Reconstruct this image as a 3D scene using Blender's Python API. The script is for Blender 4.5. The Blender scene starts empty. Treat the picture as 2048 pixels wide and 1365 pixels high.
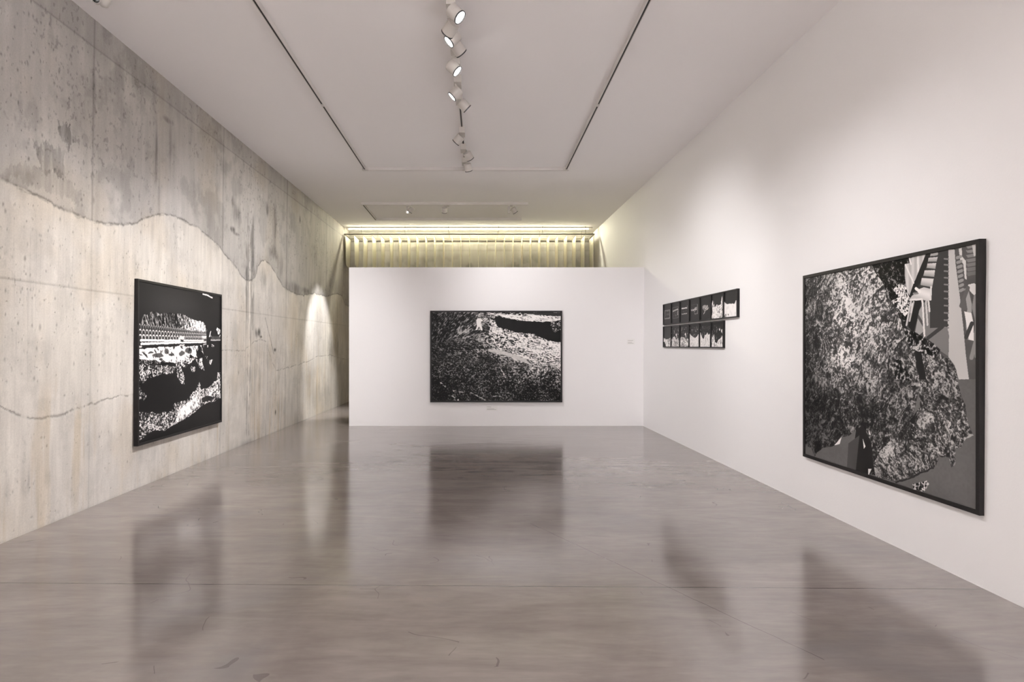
import bpy, bmesh, math
import numpy as np
from mathutils import Vector, Matrix

# ------------------------------------------------------------------ camera, world, exposure
S = bpy.context.scene
COL = S.collection
F, CX, CY, EYE = 1200.0, 960.0, 691.0, 1.6          # focal length and vanishing point in 2048x1365 pixels
cam_d = bpy.data.cameras.new('camera')
cam_d.sensor_width = 36.0
cam_d.lens = F / 2048 * 36.0
cam_d.shift_x = (1024 - CX) / 2048
cam_d.shift_y = (CY - 682.5) / 2048
cam_d.clip_start = 0.05
cam_d.clip_end = 100
cam = bpy.data.objects.new('camera', cam_d)
COL.objects.link(cam)
cam.location = (0, 0, EYE)
cam.rotation_euler = (math.pi / 2, 0, 0)
S.camera = cam
w = bpy.data.worlds.new('world')
S.world = w
w.use_nodes = True
w.node_tree.nodes['Background'].inputs[0].default_value = (0.9, 0.92, 1, 1)
w.node_tree.nodes['Background'].inputs[1].default_value = 0.02
S.view_settings.view_transform = 'Standard'
S.view_settings.look = 'None'
S.view_settings.gamma = 1.0
S.view_settings.use_curve_mapping = False
S.view_settings.exposure = 0.0
try:
    S.cycles.max_bounces = 10
    S.cycles.diffuse_bounces = 7
    S.cycles.sample_clamp_indirect = 6.0
    S.cycles.use_denoising = True
except Exception:
    pass
LAMP_W = 600.0            # watts of one track spotlight
COVE = 175.0               # emission of the LED tube over the fabric row
H = 4.8                   # ceiling height
ZN, ZF = -4.0, 17.0       # wall behind the camera, far wall


def XL(Z, z=0.0):          # left wall
    a = -3.868 + 0.0115 * (Z - 4)
    b = -3.800 + 0.0095 * (Z - 4)
    return a + (b - a) * z / H


def XR(Z, z=0.0):          # right wall
    a = 3.310 - 0.0100 * (Z - 3.65)
    b = 3.345 - 0.0120 * (Z - 5.56)
    return a + (b - a) * z / H


def PX(px, py, Z):
    return Vector(((px - CX) * Z / F, Z, EYE + (CY - py) * Z / F))


# ------------------------------------------------------------------ noise toolkit
_rng = np.random.RandomState(7)
_T = _rng.rand(512, 512)


def vn(x, y, s=0):
    x = np.asarray(x, float) + s * 37.17
    y = np.asarray(y, float) + s * 91.73
    xi = np.floor(x).astype(int); yi = np.floor(y).astype(int)
    fx = x - xi; fy = y - yi
    fx = fx * fx * (3 - 2 * fx); fy = fy * fy * (3 - 2 * fy)
    a = _T[xi % 512, yi % 512]; b = _T[(xi + 1) % 512, yi % 512]
    c = _T[xi % 512, (yi + 1) % 512]; d = _T[(xi + 1) % 512, (yi + 1) % 512]
    return (a * (1 - fx) + b * fx) * (1 - fy) + (c * (1 - fx) + d * fx) * fy


def fbm(x, y, s=0, o=4, g=0.5):
    t = 0; a = 1.0; n = 0
    for k in range(o):
        t = t + a * vn(x * 2 ** k, y * 2 ** k, s + k * 3)
        n += a; a *= g
    return t / n


def ridge(x, y, s=0, o=4):
    t = 0; a = 1.0; n = 0
    for k in range(o):
        t = t + a * (1 - np.abs(2 * vn(x * 2 ** k, y * 2 ** k, s + k * 5) - 1))
        n += a; a *= 0.55
    return t / n


def ss(a, b, x):
    t = np.clip((x - a) / (b - a + 1e-9), 0, 1)
    return t * t * (3 - 2 * t)


def poly(u, v, pts):
    """even-odd polygon mask"""
    m = np.zeros(u.shape, bool)
    n = len(pts)
    for i in range(n):
        x1, y1 = pts[i]; x2, y2 = pts[(i + 1) % n]
        if y1 == y2:
            continue
        c = ((y1 > v) != (y2 > v)) & (u < (x2 - x1) * (v - y1) / (y2 - y1) + x1)
        m ^= c
    return m


def seg(u, v, p, q):
    px, py = p; qx, qy = q
    dx, dy = qx - px, qy - py
    t = np.clip(((u - px) * dx + (v - py) * dy) / (dx * dx + dy * dy + 1e-12), 0, 1)
    return np.hypot(u - px - t * dx, v - py - t * dy)


def homography(src, dst):
    A = []; B = []
    for (x, y), (X, Y) in zip(src, dst):
        A.append([x, y, 1, 0, 0, 0, -X * x, -X * y]); B.append(X)
        A.append([0, 0, 0, x, y, 1, -Y * x, -Y * y]); B.append(Y)
    h = np.linalg.solve(np.array(A, float), np.array(B, float))
    return np.append(h, 1).reshape(3, 3)


def sketcher(quad):
    """points sketched on a foreshortened view of a print -> positions on the flat print (0..1, 0..1)"""
    M = homography(quad, [(0, 0), (1, 0), (1, 1), (0, 1)])
    def f(*pts):
        out = []
        for x, y in pts:
            p = M @ np.array([x, y, 1.0])
            out.append((p[0] / p[2], p[1] / p[2]))
        return out
    return f


# ------------------------------------------------------------------ materials
MATS = {}


def mat(name, col, rough=0.5, metal=0.0, spec=0.5, emit=None, estr=0.0, bump=None, var=0.0, vscale=3.0):
    if name in MATS:
        return MATS[name]
    m = bpy.data.materials.new(name)
    m.use_nodes = True
    nt = m.node_tree
    b = nt.nodes['Principled BSDF']
    b.inputs['Base Color'].default_value = (*col, 1)
    b.inputs['Roughness'].default_value = rough
    b.inputs['Metallic'].default_value = metal
    b.inputs['Specular IOR Level'].default_value = spec
    if emit:
        b.inputs['Emission Color'].default_value = (*emit, 1)
        b.inputs['Emission Strength'].default_value = estr
    tc = nt.nodes.new('ShaderNodeTexCoord')
    if var > 0:
        n = nt.nodes.new('ShaderNodeTexNoise'); n.inputs['Scale'].default_value = vscale
        n.inputs['Detail'].default_value = 5
        nt.links.new(tc.outputs['Object'], n.inputs['Vector'])
        mx = nt.nodes.new('ShaderNodeMix'); mx.data_type = 'RGBA'
        mx.inputs[6].default_value = (*[c * (1 - var) for c in col], 1)
        mx.inputs[7].default_value = (*[min(1, c * (1 + var)) for c in col], 1)
        nt.links.new(n.outputs['Fac'], mx.inputs[0])
        nt.links.new(mx.outputs[2], b.inputs['Base Color'])
    if bump:
        n = nt.nodes.new('ShaderNodeTexNoise'); n.inputs['Scale'].default_value = bump[0]
        n.inputs['Detail'].default_value = 4
        nt.links.new(tc.outputs['Object'], n.inputs['Vector'])
        bp = nt.nodes.new('ShaderNodeBump'); bp.inputs['Strength'].default_value = bump[1]
        bp.inputs['Distance'].default_value = 0.01
        nt.links.new(n.outputs['Fac'], bp.inputs['Height'])
        nt.links.new(bp.outputs['Normal'], b.inputs['Normal'])
    MATS[name] = m
    return m


WHITE = mat('white_wall_paint', (0.885, 0.872, 0.878), 0.7, spec=0.25, bump=(60, 0.06), var=0.012, vscale=0.8)
CEIL = mat('ceiling_paint', (0.94, 0.918, 0.922), 0.85, spec=0.15, bump=(3, 0.05), var=0.01, vscale=0.6)
FRAME = mat('black_stained_wood', (0.013, 0.0115, 0.012), 0.42, spec=0.25, bump=(90, 0.1), var=0.25, vscale=20)
LAMP = mat('white_lamp_housing', (0.56, 0.53, 0.50), 0.4, spec=0.4, var=0.02)
RAIL = mat('white_track_metal', (0.70, 0.67, 0.65), 0.4, spec=0.4, var=0.02)
SLOT = mat('black_track_slot', (0.012, 0.010, 0.010), 0.6, var=0.2)
RIM = mat('black_lamp_rim', (0.02, 0.02, 0.022), 0.4, var=0.1)
LENS = mat('glowing_lamp_lens', (0.9, 0.9, 0.9), 0.3, emit=(1, 0.97, 0.95), estr=14.0, var=0.01)
LENSOFF = mat('unlit_lamp_glass', (0.10, 0.10, 0.11), 0.15, var=0.1)
DARKMETAL = mat('dark_bronze_rail', (0.10, 0.085, 0.055), 0.5, metal=0.3, var=0.2)
TUBE = mat('led_tube', (0.9, 0.9, 0.8), 0.5, emit=(1.0, 0.95, 0.70), estr=COVE, var=0.01)
CARD = mat('white_card', (0.86, 0.85, 0.84), 0.7, var=0.01)
INK = mat('grey_print', (0.42, 0.40, 0.39), 0.8, var=0.05)
GLASSB = mat('black_camera_glass', (0.008, 0.008, 0.010), 0.1, spec=0.8, var=0.1)


def fabric_mat():
    m = bpy.data.materials.new('ivory_fabric'); m.use_nodes = True
    nt = m.node_tree; b = nt.nodes['Principled BSDF']
    b.inputs['Roughness'].default_value = 0.85
    b.inputs['Specular IOR Level'].default_value = 0.1
    tc = nt.nodes.new('ShaderNodeTexCoord')
    mp = nt.nodes.new('ShaderNodeMapping'); mp.inputs['Scale'].default_value = (1, 60, 1.5)
    n = nt.nodes.new('ShaderNodeTexNoise'); n.inputs['Scale'].default_value = 1.0
    nt.links.new(tc.outputs['Object'], mp.inputs['Vector']); nt.links.new(mp.outputs['Vector'], n.inputs['Vector'])
    r = nt.nodes.new('ShaderNodeValToRGB')
    r.color_ramp.elements[0].color = (0.90, 0.87, 0.76, 1); r.color_ramp.elements[1].color = (0.95, 0.93, 0.84, 1)
    nt.links.new(n.outputs['Fac'], r.inputs[0]); nt.links.new(r.outputs[0], b.inputs['Base Color'])
    tr = nt.nodes.new('ShaderNodeBsdfTranslucent')
    nt.links.new(r.outputs[0], tr.inputs['Color'])
    mx = nt.nodes.new('ShaderNodeMixShader'); mx.inputs[0].default_value = 0.35
    nt.links.new(b.outputs[0], mx.inputs[1]); nt.links.new(tr.outputs[0], mx.inputs[2])
    nt.links.new(mx.outputs[0], nt.nodes['Material Output'].inputs['Surface'])
    return m


def attr_mat(name, rough, spec, bump_attr=False, micro=False, coat=0.0):
    """surface whose colours are stored on the mesh and computed by this script"""
    m = bpy.data.materials.new(name); m.use_nodes = True
    nt = m.node_tree; b = nt.nodes['Principled BSDF']
    b.inputs['Roughness'].default_value = rough
    b.inputs['Specular IOR Level'].default_value = spec
    if coat:
        b.inputs['Coat Weight'].default_value = coat; b.inputs['Coat Roughness'].default_value = 0.12
    a = nt.nodes.new('ShaderNodeAttribute'); a.attribute_name = 'tone'
    out = a.outputs['Color']
    if micro:
        tc = nt.nodes.new('ShaderNodeTexCoord')
        n = nt.nodes.new('ShaderNodeTexNoise'); n.inputs['Scale'].default_value = 9; n.inputs['Detail'].default_value = 8
        mp = nt.nodes.new('ShaderNodeMapping'); mp.inputs['Scale'].default_value = (1, 1, 0.22)
        nt.links.new(tc.outputs['Object'], mp.inputs['Vector']); nt.links.new(mp.outputs['Vector'], n.inputs['Vector'])
        n2 = nt.nodes.new('ShaderNodeTexNoise'); n2.inputs['Scale'].default_value = 70; n2.inputs['Detail'].default_value = 3
        nt.links.new(tc.outputs['Object'], n2.inputs['Vector'])
        r = nt.nodes.new('ShaderNodeMapRange'); r.inputs[1].default_value = 0.3; r.inputs[2].default_value = 0.7
        r.inputs[3].default_value = 0.90; r.inputs[4].default_value = 1.08
        nt.links.new(n.outputs['Fac'], r.inputs[0])
        r2 = nt.nodes.new('ShaderNodeMapRange'); r2.inputs[1].default_value = 0.3; r2.inputs[2].default_value = 0.7
        r2.inputs[3].default_value = 0.94; r2.inputs[4].default_value = 1.05
        nt.links.new(n2.outputs['Fac'], r2.inputs[0])
        mu = nt.nodes.new('ShaderNodeMath'); mu.operation = 'MULTIPLY'
        nt.links.new(r.outputs[0], mu.inputs[0]); nt.links.new(r2.outputs[0], mu.inputs[1])
        vm = nt.nodes.new('ShaderNodeVectorMath'); vm.operation = 'SCALE'
        nt.links.new(out, vm.inputs[0]); nt.links.new(mu.outputs[0], vm.inputs['Scale'])
        out = vm.outputs[0]
    nt.links.new(out, b.inputs['Base Color'])
    if bump_attr:
        h = nt.nodes.new('ShaderNodeAttribute'); h.attribute_name = 'relief'
        bp = nt.nodes.new('ShaderNodeBump'); bp.inputs['Strength'].default_value = 0.6
        bp.inputs['Distance'].default_value = 0.012
        nt.links.new(h.outputs['Fac'], bp.inputs['Height']); nt.links.new(bp.outputs['Normal'], b.inputs['Normal'])
    return m


FABRIC = fabric_mat()
PRINT = attr_mat('photographic_print', 0.30, 0.09)
CONCRETE = attr_mat('board_marked_concrete', 0.75, 0.25, bump_attr=True, micro=True)


def floor_mat():
    m = bpy.data.materials.new('polished_concrete'); m.use_nodes = True
    nt = m.node_tree; L = nt.links.new; b = nt.nodes['Principled BSDF']
    def N(t): return nt.nodes.new(t)
    def math_(op, a, c=None, d=None):
        n = N('ShaderNodeMath'); n.operation = op
        for i, q in enumerate((a, c, d)):
            if q is None: continue
            if isinstance(q, (int, float)): n.inputs[i].default_value = q
            else: L(q, n.inputs[i])
        return n.outputs[0]
    tc = N('ShaderNodeTexCoord')
    sep = N('ShaderNodeSeparateXYZ'); L(tc.outputs['Object'], sep.inputs[0])
    X, Y = sep.outputs[0], sep.outputs[1]
    def noise(scale, sx, sy, det, dist=0.0):
        mp = N('ShaderNodeMapping'); mp.inputs['Scale'].default_value = (sx, sy, 1)
        n = N('ShaderNodeTexNoise'); n.inputs['Scale'].default_value = scale; n.inputs['Detail'].default_value = det
        n.inputs['Distortion'].default_value = dist; n.inputs['Roughness'].default_value = 0.6
        L(tc.outputs['Object'], mp.inputs['Vector']); L(mp.outputs['Vector'], n.inputs['Vector'])
        return n.outputs['Fac']
    big = noise(0.55, 1, 1, 6, 0.6)
    streak = noise(2.2, 0.35, 1.5, 8, 1.2)
    fine = noise(16, 0.3, 1.4, 6, 0.4)
    cr = N('ShaderNodeValToRGB')
    cr.color_ramp.elements[0].position = 0.30; cr.color_ramp.elements[0].color = (0.150, 0.128, 0.119, 1)
    cr.color_ramp.elements[1].position = 0.72; cr.color_ramp.elements[1].color = (0.350, 0.308, 0.286, 1)
    e = cr.color_ramp.elements.new(0.5); e.color = (0.238, 0.207, 0.192, 1)
    mixv = math_('ADD', math_('MULTIPLY', big, 0.50), math_('ADD', math_('MULTIPLY', streak, 0.32), math_('MULTIPLY', fine, 0.18)))
    L(mixv, cr.inputs[0])
    # joints sawn across the slab
    def line(v, pos, half):
        d = math_('ABSOLUTE', math_('SUBTRACT', v, pos))
        return math_('LESS_THAN', d, half)
    l1 = line(math_('ADD', Y, math_('MULTIPLY', X, 0.016)), 3.985, 0.0036)
    l2 = line(Y, 7.82, 0.003)
    lines = math_('MAXIMUM', l1, math_('MULTIPLY', l2, 0.6))
    # hairline crack running away from the right-hand wall
    wob = math_('MULTIPLY', math_('SUBTRACT', noise(5, 1, 1, 3), 0.5), 0.05)
    q = math_('ADD', math_('SUBTRACT', Y, math_('ADD', math_('MULTIPLY', X, -1.80), 6.20)), wob)
    cr2 = math_('LESS_THAN', math_('ABSOLUTE', q), 0.006)
    inx = math_('MULTIPLY', math_('GREATER_THAN', X, 0.45), math_('LESS_THAN', X, 1.75))
    lines = math_('MAXIMUM', lines, math_('MULTIPLY', math_('MULTIPLY', cr2, inx), 0.45))
    # scuffs
    vo = N('ShaderNodeTexVoronoi'); vo.feature = 'DISTANCE_TO_EDGE'; vo.inputs['Scale'].default_value = 1.3
    mp = N('ShaderNodeMapping'); mp.inputs['Scale'].default_value = (1.0, 0.6, 1)
    ad = N('ShaderNodeVectorMath'); ad.operation = 'ADD'
    nn = N('ShaderNodeTexNoise'); nn.inputs['Scale'].default_value = 1.7
    L(tc.outputs['Object'], nn.inputs['Vector'])
    L(tc.outputs['Object'], ad.inputs[0]); L(nn.outputs['Color'], ad.inputs[1])
    L(ad.outputs[0], mp.inputs['Vector']); L(mp.outputs['Vector'], vo.inputs['Vector'])
    scr = math_('LESS_THAN', vo.outputs['Distance'], 0.004)
    gate = math_('GREATER_THAN', noise(2.1, 1, 1, 2), 0.60)
    scuff = math_('MULTIPLY', math_('MULTIPLY', scr, gate), 0.35)
    # bluish worn patches
    blue = N('ShaderNodeMapRange'); blue.inputs[1].default_value = 0.55; blue.inputs[2].default_value = 0.72
    blue.inputs[3].default_value = 0.0; blue.inputs[4].default_value = 0.45
    L(noise(0.8, 0.7, 1.3, 5, 1.0), blue.inputs[0])
    mb = N('ShaderNodeMix'); mb.data_type = 'RGBA'
    L(blue.outputs[0], mb.inputs[0]); L(cr.outputs[0], mb.inputs[6]); mb.inputs[7].default_value = (0.175, 0.168, 0.178, 1)
    md = N('ShaderNodeMix'); md.data_type = 'RGBA'
    L(math_('MAXIMUM', lines, scuff), md.inputs[0]); L(mb.outputs[2], md.inputs[6]); md.inputs[7].default_value = (0.02, 0.016, 0.015, 1)
    L(md.outputs[2], b.inputs['Base Color'])
    rr = N('ShaderNodeMapRange'); rr.inputs[1].default_value = 0.3; rr.inputs[2].default_value = 0.7
    rr.inputs[3].default_value = 0.10; rr.inputs[4].default_value = 0.19
    L(streak, rr.inputs[0]); L(rr.outputs[0], b.inputs['Roughness'])
    b.inputs['IOR'].default_value = 2.15
    b.inputs['Specular IOR Level'].default_value = 0.5
    bp = N('ShaderNodeBump'); bp.inputs['Strength'].default_value = 0.05; bp.inputs['Distance'].default_value = 0.01
    L(math_('ADD', fine, math_('MULTIPLY', lines, -1.0)), bp.inputs['Height']); L(bp.outputs['Normal'], b.inputs['Normal'])
    return m


FLOOR = floor_mat()


# ------------------------------------------------------------------ object helpers
def obj(name, bm, material, parent=None, smooth=False):
    me = bpy.data.meshes.new(name)
    bm.normal_update()
    bm.to_mesh(me); bm.free()
    if isinstance(material, (list, tuple)):
        for q in material: me.materials.append(q)
    else:
        me.materials.append(material)
    if smooth:
        for p in me.polygons: p.use_smooth = True
    o = bpy.data.objects.new(name, me)
    COL.objects.link(o)
    if parent is not None: o.parent = parent
    return o


def tag(o, label, cat, group=None, kind=None):
    o['label'] = label; o['category'] = cat
    if group: o['group'] = group
    if kind: o['kind'] = kind
    return o


def structure(o):
    o['kind'] = 'structure'
    return o


def empty(name, loc, label, cat, group=None, rot=None):
    o = bpy.data.objects.new(name, None)
    o.empty_display_size = 0.1
    COL.objects.link(o)
    o.location = loc
    if rot is not None: o.rotation_euler = rot
    return tag(o, label, cat, group)


def box(bm, x0, x1, y0, y1, z0, z1, bevel=0.0):
    vs = [bm.verts.new(p) for p in ((x0, y0, z0), (x1, y0, z0), (x1, y1, z0), (x0, y1, z0),
                                    (x0, y0, z1), (x1, y0, z1), (x1, y1, z1), (x0, y1, z1))]
    fs = [(0, 3, 2, 1), (4, 5, 6, 7), (0, 1, 5, 4), (1, 2, 6, 5), (2, 3, 7, 6), (3, 0, 4, 7)]
    faces = [bm.faces.new([vs[i] for i in f]) for f in fs]
    if bevel > 0:
        ed = set()
        for f in faces: ed.update(f.edges)
        bmesh.ops.bevel(bm, geom=list(ed), offset=bevel, segments=2, profile=0.7, affect='EDGES')
    return bm


def lathe(bm, prof, mtx=None, n=32):
    """prof: (radius, z) pairs"""
    rings = []
    for r, z in prof:
        if r < 1e-6:
            rings.append([bm.verts.new((0, 0, z))])
        else:
            rings.append([bm.verts.new((r * math.cos(2 * math.pi * k / n), r * math.sin(2 * math.pi * k / n), z)) for k in range(n)])
    for a, b in zip(rings[:-1], rings[1:]):
        for k in range(n):
            k2 = (k + 1) % n
            if len(a) == 1 and len(b) == 1: continue
            if len(a) == 1: bm.faces.new((a[0], b[k], b[k2]))
            elif len(b) == 1: bm.faces.new((a[k], b[0], a[k2]))
            else: bm.faces.new((a[k], b[k], b[k2], a[k2]))
    bmesh.ops.recalc_face_normals(bm, faces=bm.faces)
    if mtx is not None:
        bmesh.ops.transform(bm, matrix=mtx, verts=bm.verts)
    return bm


def grid_mesh(name, P, rgb, material, parent=None, relief=None, flip=False):
    """P: (nu, nv, 3) points, rgb: (nu, nv, 3) linear colour stored on the mesh"""
    nu, nv = P.shape[:2]
    me = bpy.data.meshes.new(name)
    me.vertices.add(nu * nv)
    me.vertices.foreach_set('co', P.reshape(-1).astype(np.float32))
    i = np.arange(nu * nv).reshape(nu, nv)
    q = np.stack([i[:-1, :-1], i[1:, :-1], i[1:, 1:], i[:-1, 1:]], -1).reshape(-1, 4)
    if flip: q = q[:, ::-1]
    nf = len(q)
    me.loops.add(nf * 4)
    me.loops.foreach_set('vertex_index', q.reshape(-1).astype(np.int32))
    me.polygons.add(nf)
    me.polygons.foreach_set('loop_start', (np.arange(nf) * 4).astype(np.int32))
    me.polygons.foreach_set('use_smooth', np.ones(nf, bool))
    me.update(calc_edges=True)
    a = me.color_attributes.new('tone', 'FLOAT_COLOR', 'POINT')
    c = np.ones((nu * nv, 4), np.float32); c[:, :3] = rgb.reshape(-1, 3)
    a.data.foreach_set('color', c.reshape(-1))
    if relief is not None:
        r = me.attributes.new('relief', 'FLOAT', 'POINT')
        r.data.foreach_set('value', relief.reshape(-1).astype(np.float32))
    me.materials.append(material)
    o = bpy.data.objects.new(name, me)
    COL.objects.link(o)
    if parent is not None: o.parent = parent
    return o


# ------------------------------------------------------------------ room shell
# floor and ceiling are slabs whose inner faces are z = 0 and z = H
bm = bmesh.new(); box(bm, -4.25, 3.75, ZN - 0.3, ZF + 0.3, -0.2, 0.0)
structure(obj('floor', bm, FLOOR))
bm = bmesh.new(); box(bm, -4.25, 3.75, ZN - 0.3, ZF + 0.3, H, H + 0.2)
structure(obj('ceiling', bm, CEIL))
bm = bmesh.new()
v = [bm.verts.new(p) for p in (
    (XR(ZN, 0), ZN, 0), (XR(ZF + .1, 0), ZF + .1, 0), (XR(ZF + .1, H), ZF + .1, H), (XR(ZN, H), ZN, H),
    (3.70, ZN, 0), (3.70, ZF + .1, 0), (3.70, ZF + .1, H), (3.70, ZN, H))]
for f in ((0, 1, 2, 3), (7, 6, 5, 4), (0, 4, 5, 1), (3, 2, 6, 7), (0, 3, 7, 4), (1, 5, 6, 2)):
    bm.faces.new([v[i] for i in f])
bmesh.ops.recalc_face_normals(bm, faces=bm.faces)
structure(obj('wall_right', bm, WHITE))
bm = bmesh.new(); box(bm, -4.2, 3.7, ZN - 0.25, ZN, 0, H)
structure(obj('wall_near', bm, WHITE))


# ---- left wall: exposed concrete, colours and relief computed on a dense grid
def on_wall(px, py):
    """position on the left wall of a mark seen from the camera spot: depth, height"""
    Z = 1200 * 3.82 / (960 - px)
    for _ in range(4):
        z = EYE + (CY - py) * Z / F
        Z = F * -XL(Z, z) / (960 - px)
    return Z, EYE + (CY - py) * Z / F


def concrete():
    nu, nv = 1100, 480
    Zs = 1.0 / np.linspace(1 / 4.3, 1 / (ZF + .05), nu)
    Zs = np.concatenate([np.linspace(ZN, 4.2, 30), Zs]); nu = len(Zs)
    zs = np.linspace(0, H, nv)
    Zg, zg = np.meshgrid(Zs, zs, indexing='ij')
    X = XL(Zg, zg)
    P = np.stack([X, Zg, zg], -1)
    D = lambda pts: [on_wall(*p) for p in pts]
    up = D([(0, 358), (30, 371), (60, 385), (95, 402), (120, 414), (150, 427), (181, 439), (210, 446), (240, 449), (265, 447), (285, 440), (305, 431), (325, 428), (345, 431), (370, 441), (395, 455), (410, 467), (432, 485), (447, 505), (460, 521), (474, 535), (482, 550), (490, 561), (504, 561), (511, 553), (516, 535), (522, 522), (530, 521), (540, 529), (552, 549), (565, 571), (575, 580), (590, 588), (604, 591), (615, 590), (628, 587), (640, 590), (652, 594), (664, 590), (675, 588), (684, 592), (690, 610)])
    lo = D([(0, 812), (22, 826), (45, 837), (75, 840), (105, 835), (150, 819), (200, 804), (240, 793), (265, 789), (350, 745), (430, 703), (460, 700), (489, 702), (502, 688), (520, 680), (532, 684), (538, 705), (545, 728), (552, 741), (570, 737), (600, 729), (620, 722), (635, 713), (660, 711), (690, 719)])
    def curve(c):
        c = np.array(c); return np.interp(Zs, c[:, 0], c[:, 1])[:, None]
    jit = (fbm(Zs * 9, Zs * 0, 3, 4) - 0.5)[:, None]
    cu = curve(up) + 0.05 * jit + 0.02 * (fbm(Zs * 45, Zs * 0, 8, 3) - 0.5)[:, None]
    cl = curve(lo) + 0.06 * (fbm(Zs * 8, Zs * 0, 5, 4) - 0.5)[:, None]
    du = zg - cu; dl = zg - cl
    above = ss(-0.01, 0.01, du)
    below = ss(0.01, -0.01, dl)
    # broad mottling, vertical run marks
    t = 0.55 + 0.0 * Zg
    t = t * (0.84 + 0.32 * fbm(Zg * 1.1, zg * 0.9, 11, 6, .6))
    run = fbm(Zg * 22, zg * 0.9, 17, 4)
    t = t * (0.92 + 0.16 * run) * (0.93 + 0.14 * fbm(Zg * 5, zg * 0.35, 19, 4))
    fine_run = fbm(Zg * 60, zg * 2.2, 23, 3)
    t = t * (1 - 0.10 * ss(0.60, 0.8, fine_run) * (1 - above) * (0.4 + 0.9 * vn(Zg * 1.3, zg * 1.1, 4)))
    t = t * (1 - 0.19 * above)
    # cement bloom under the upper line
    t = t * (1 + 0.05 * (1 - above) * ss(0.9, 0.0, -du))
    warm = 0.5 + 0.6 * (fbm(Zg * 0.8, zg * 0.7, 31, 4) - 0.5) - 0.25 * above
    rel = 0.5 + 0.15 * (fbm(Zg * 5, zg * 5, 41, 4) - 0.5)
    rel = rel + 0.35 * above + 0.10 * below
    far = ss(6.0, 12, Zg)
    # ragged lips along both pour lines
    wid = 0.006 + 0.010 * vn(Zg * 7, zg * 0, 2)
    lip = np.exp(-(du / wid) ** 2) * (0.35 + 0.65 * ss(0.35, 0.6, fbm(Zg * 20, zg * 20, 43, 3)))
    t = t * (1 - 0.55 * lip); rel = rel - 0.7 * lip
    t = t * (1 - 0.30 * np.exp(-((du + 0.028 * vn(Zg * 11, zg * 0, 44)) / 0.006) ** 2) * ss(0.40, 0.55, fbm(Zg * 9, zg * 0, 45, 3)))
    blot = fbm(Zg * 2.6, zg * 2.2, 211, 6, .65)
    t = t * (1 - (0.10 + 0.10 * above) * ss(0.50, 0.66, blot))
    pits = ss(0.66, 0.74, fbm(Zg * 26, zg * 20, 213, 3, .6)) * ss(0.48, 0.60, fbm(Zg * 1.7, zg * 1.4, 215, 4)) * (0.35 + 0.65 * above)
    t = t * (1 - 0.30 * pits)
    wl = 0.005 + 0.008 * vn(Zg * 6, zg * 0, 6)
    lip2 = np.exp(-(dl / wl) ** 2) * (0.25 + 0.75 * ss(0.4, 0.6, fbm(Zg * 18, zg * 18, 47, 3)))
    t = t * (1 - 0.45 * lip2); rel = rel - 0.7 * lip2
    # darker tone just above the upper line towards the far end
    t = t * (1 - 0.16 * above * far * np.exp(-np.clip(du, 0, 9) / 0.18))
    t = t * (1 - 0.10 * ss(0.3, 0.7, fbm(Zg * 0.7, zg * 1.5, 53, 4)) * (1 - above) * far)
    # formwork joints
    zt, zm = 4.53, 2.137
    wob = 0.012 * (fbm(Zg * 1.5, zg * 0, 59, 3) - 0.5)
    for z0, st in ((zt, 0.34), (zm, 0.24)):
        d = np.abs(zg - z0 - wob)
        l = np.exp(-(d / 0.009) ** 2) * (0.55 + 0.45 * vn(Zg * 3, zg * 0, 61))
        t = t * (1 - st * l); rel = rel - 0.5 * l
    t = t * (1 - 0.10 * ss(zt - 0.02, zt + 0.01, zg))
    t = t * (1 - 0.10 * np.exp(-((zg - zt + 0.02) / 0.10) ** 2) * (vn(Zg * 2, zg * 3, 66)))
    for Z0 in (3.05, 5.89, 8.80, 11.62, 14.50):
        d = np.abs(Zg - Z0 - 0.3 * wob)
        wv = 0.007 + 0.0011 * Z0
        st = np.where(zg > cu, 0.34, 0.17) + 0.05 * (Z0 > 9)
        l = np.exp(-(d / wv) ** 2) * (0.6 + 0.4 * vn(zg * 3, zg * 0, 67))
        t = t * (1 - st * l); rel = rel - 0.4 * l
    # stains: (pixel centre, half sizes as seen, strength, raggedness)
    def stain(px, py, rx, ry, st, sd, hard=0.35, sc=6.0):
        nonlocal t
        Zc, zc = on_wall(px, py)
        Z1, _ = on_wall(px - rx, py); Z2, _ = on_wall(px + rx, py)
        az = abs(Z2 - Z1) / 2; ah = ry * Zc / F
        q = np.sqrt(((Zg - Zc) / az) ** 2 + ((zg - zc) / ah) ** 2) + 0.9 * (fbm(Zg * sc * 2, zg * sc * 0.7, sd, 4) - 0.5)
        t = t * (1 - st * ss(1.0 + hard, 0.5 - hard, q) * (0.5 + 0.5 * ss(0.25, 0.6, fbm(Zg * 26, zg * 4, sd + 4, 3))) * 1.9)
    def patch(pts, st, sd, sc=5.0):
        nonlocal t
        w_ = D(pts)
        a = 0.14 * (fbm(Zg * sc * 2, zg * sc * 2, sd, 5, .65) - 0.5)
        b_ = 0.20 * (fbm(Zg * sc * 4, zg * sc, sd + 9, 5, .65) - 0.5)
        m_ = poly(Zg + a, zg + b_, w_)
        grain = ss(0.25, 0.6, fbm(Zg * 30, zg * 3, sd + 5, 3))
        e1 = np.minimum(np.minimum(vn(Zg * 7, zg * 5, sd), 1), 1)
        t = t * (1 - st * m_ * (0.40 + 0.60 * grain) * (0.60 + 0.40 * e1) * 1.6)
    patch([(72, 284), (95, 284), (128, 305), (127, 360), (110, 345), (95, 345), (78, 330)], 0.30, 71)
    patch([(112, 246), (126, 240), (140, 255), (145, 290), (136, 308), (132, 285), (120, 272)], 0.34, 73, 8)
    patch([(134, 235), (141, 210), (136, 200), (133, 225)], 0.25, 74, 8)
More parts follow.
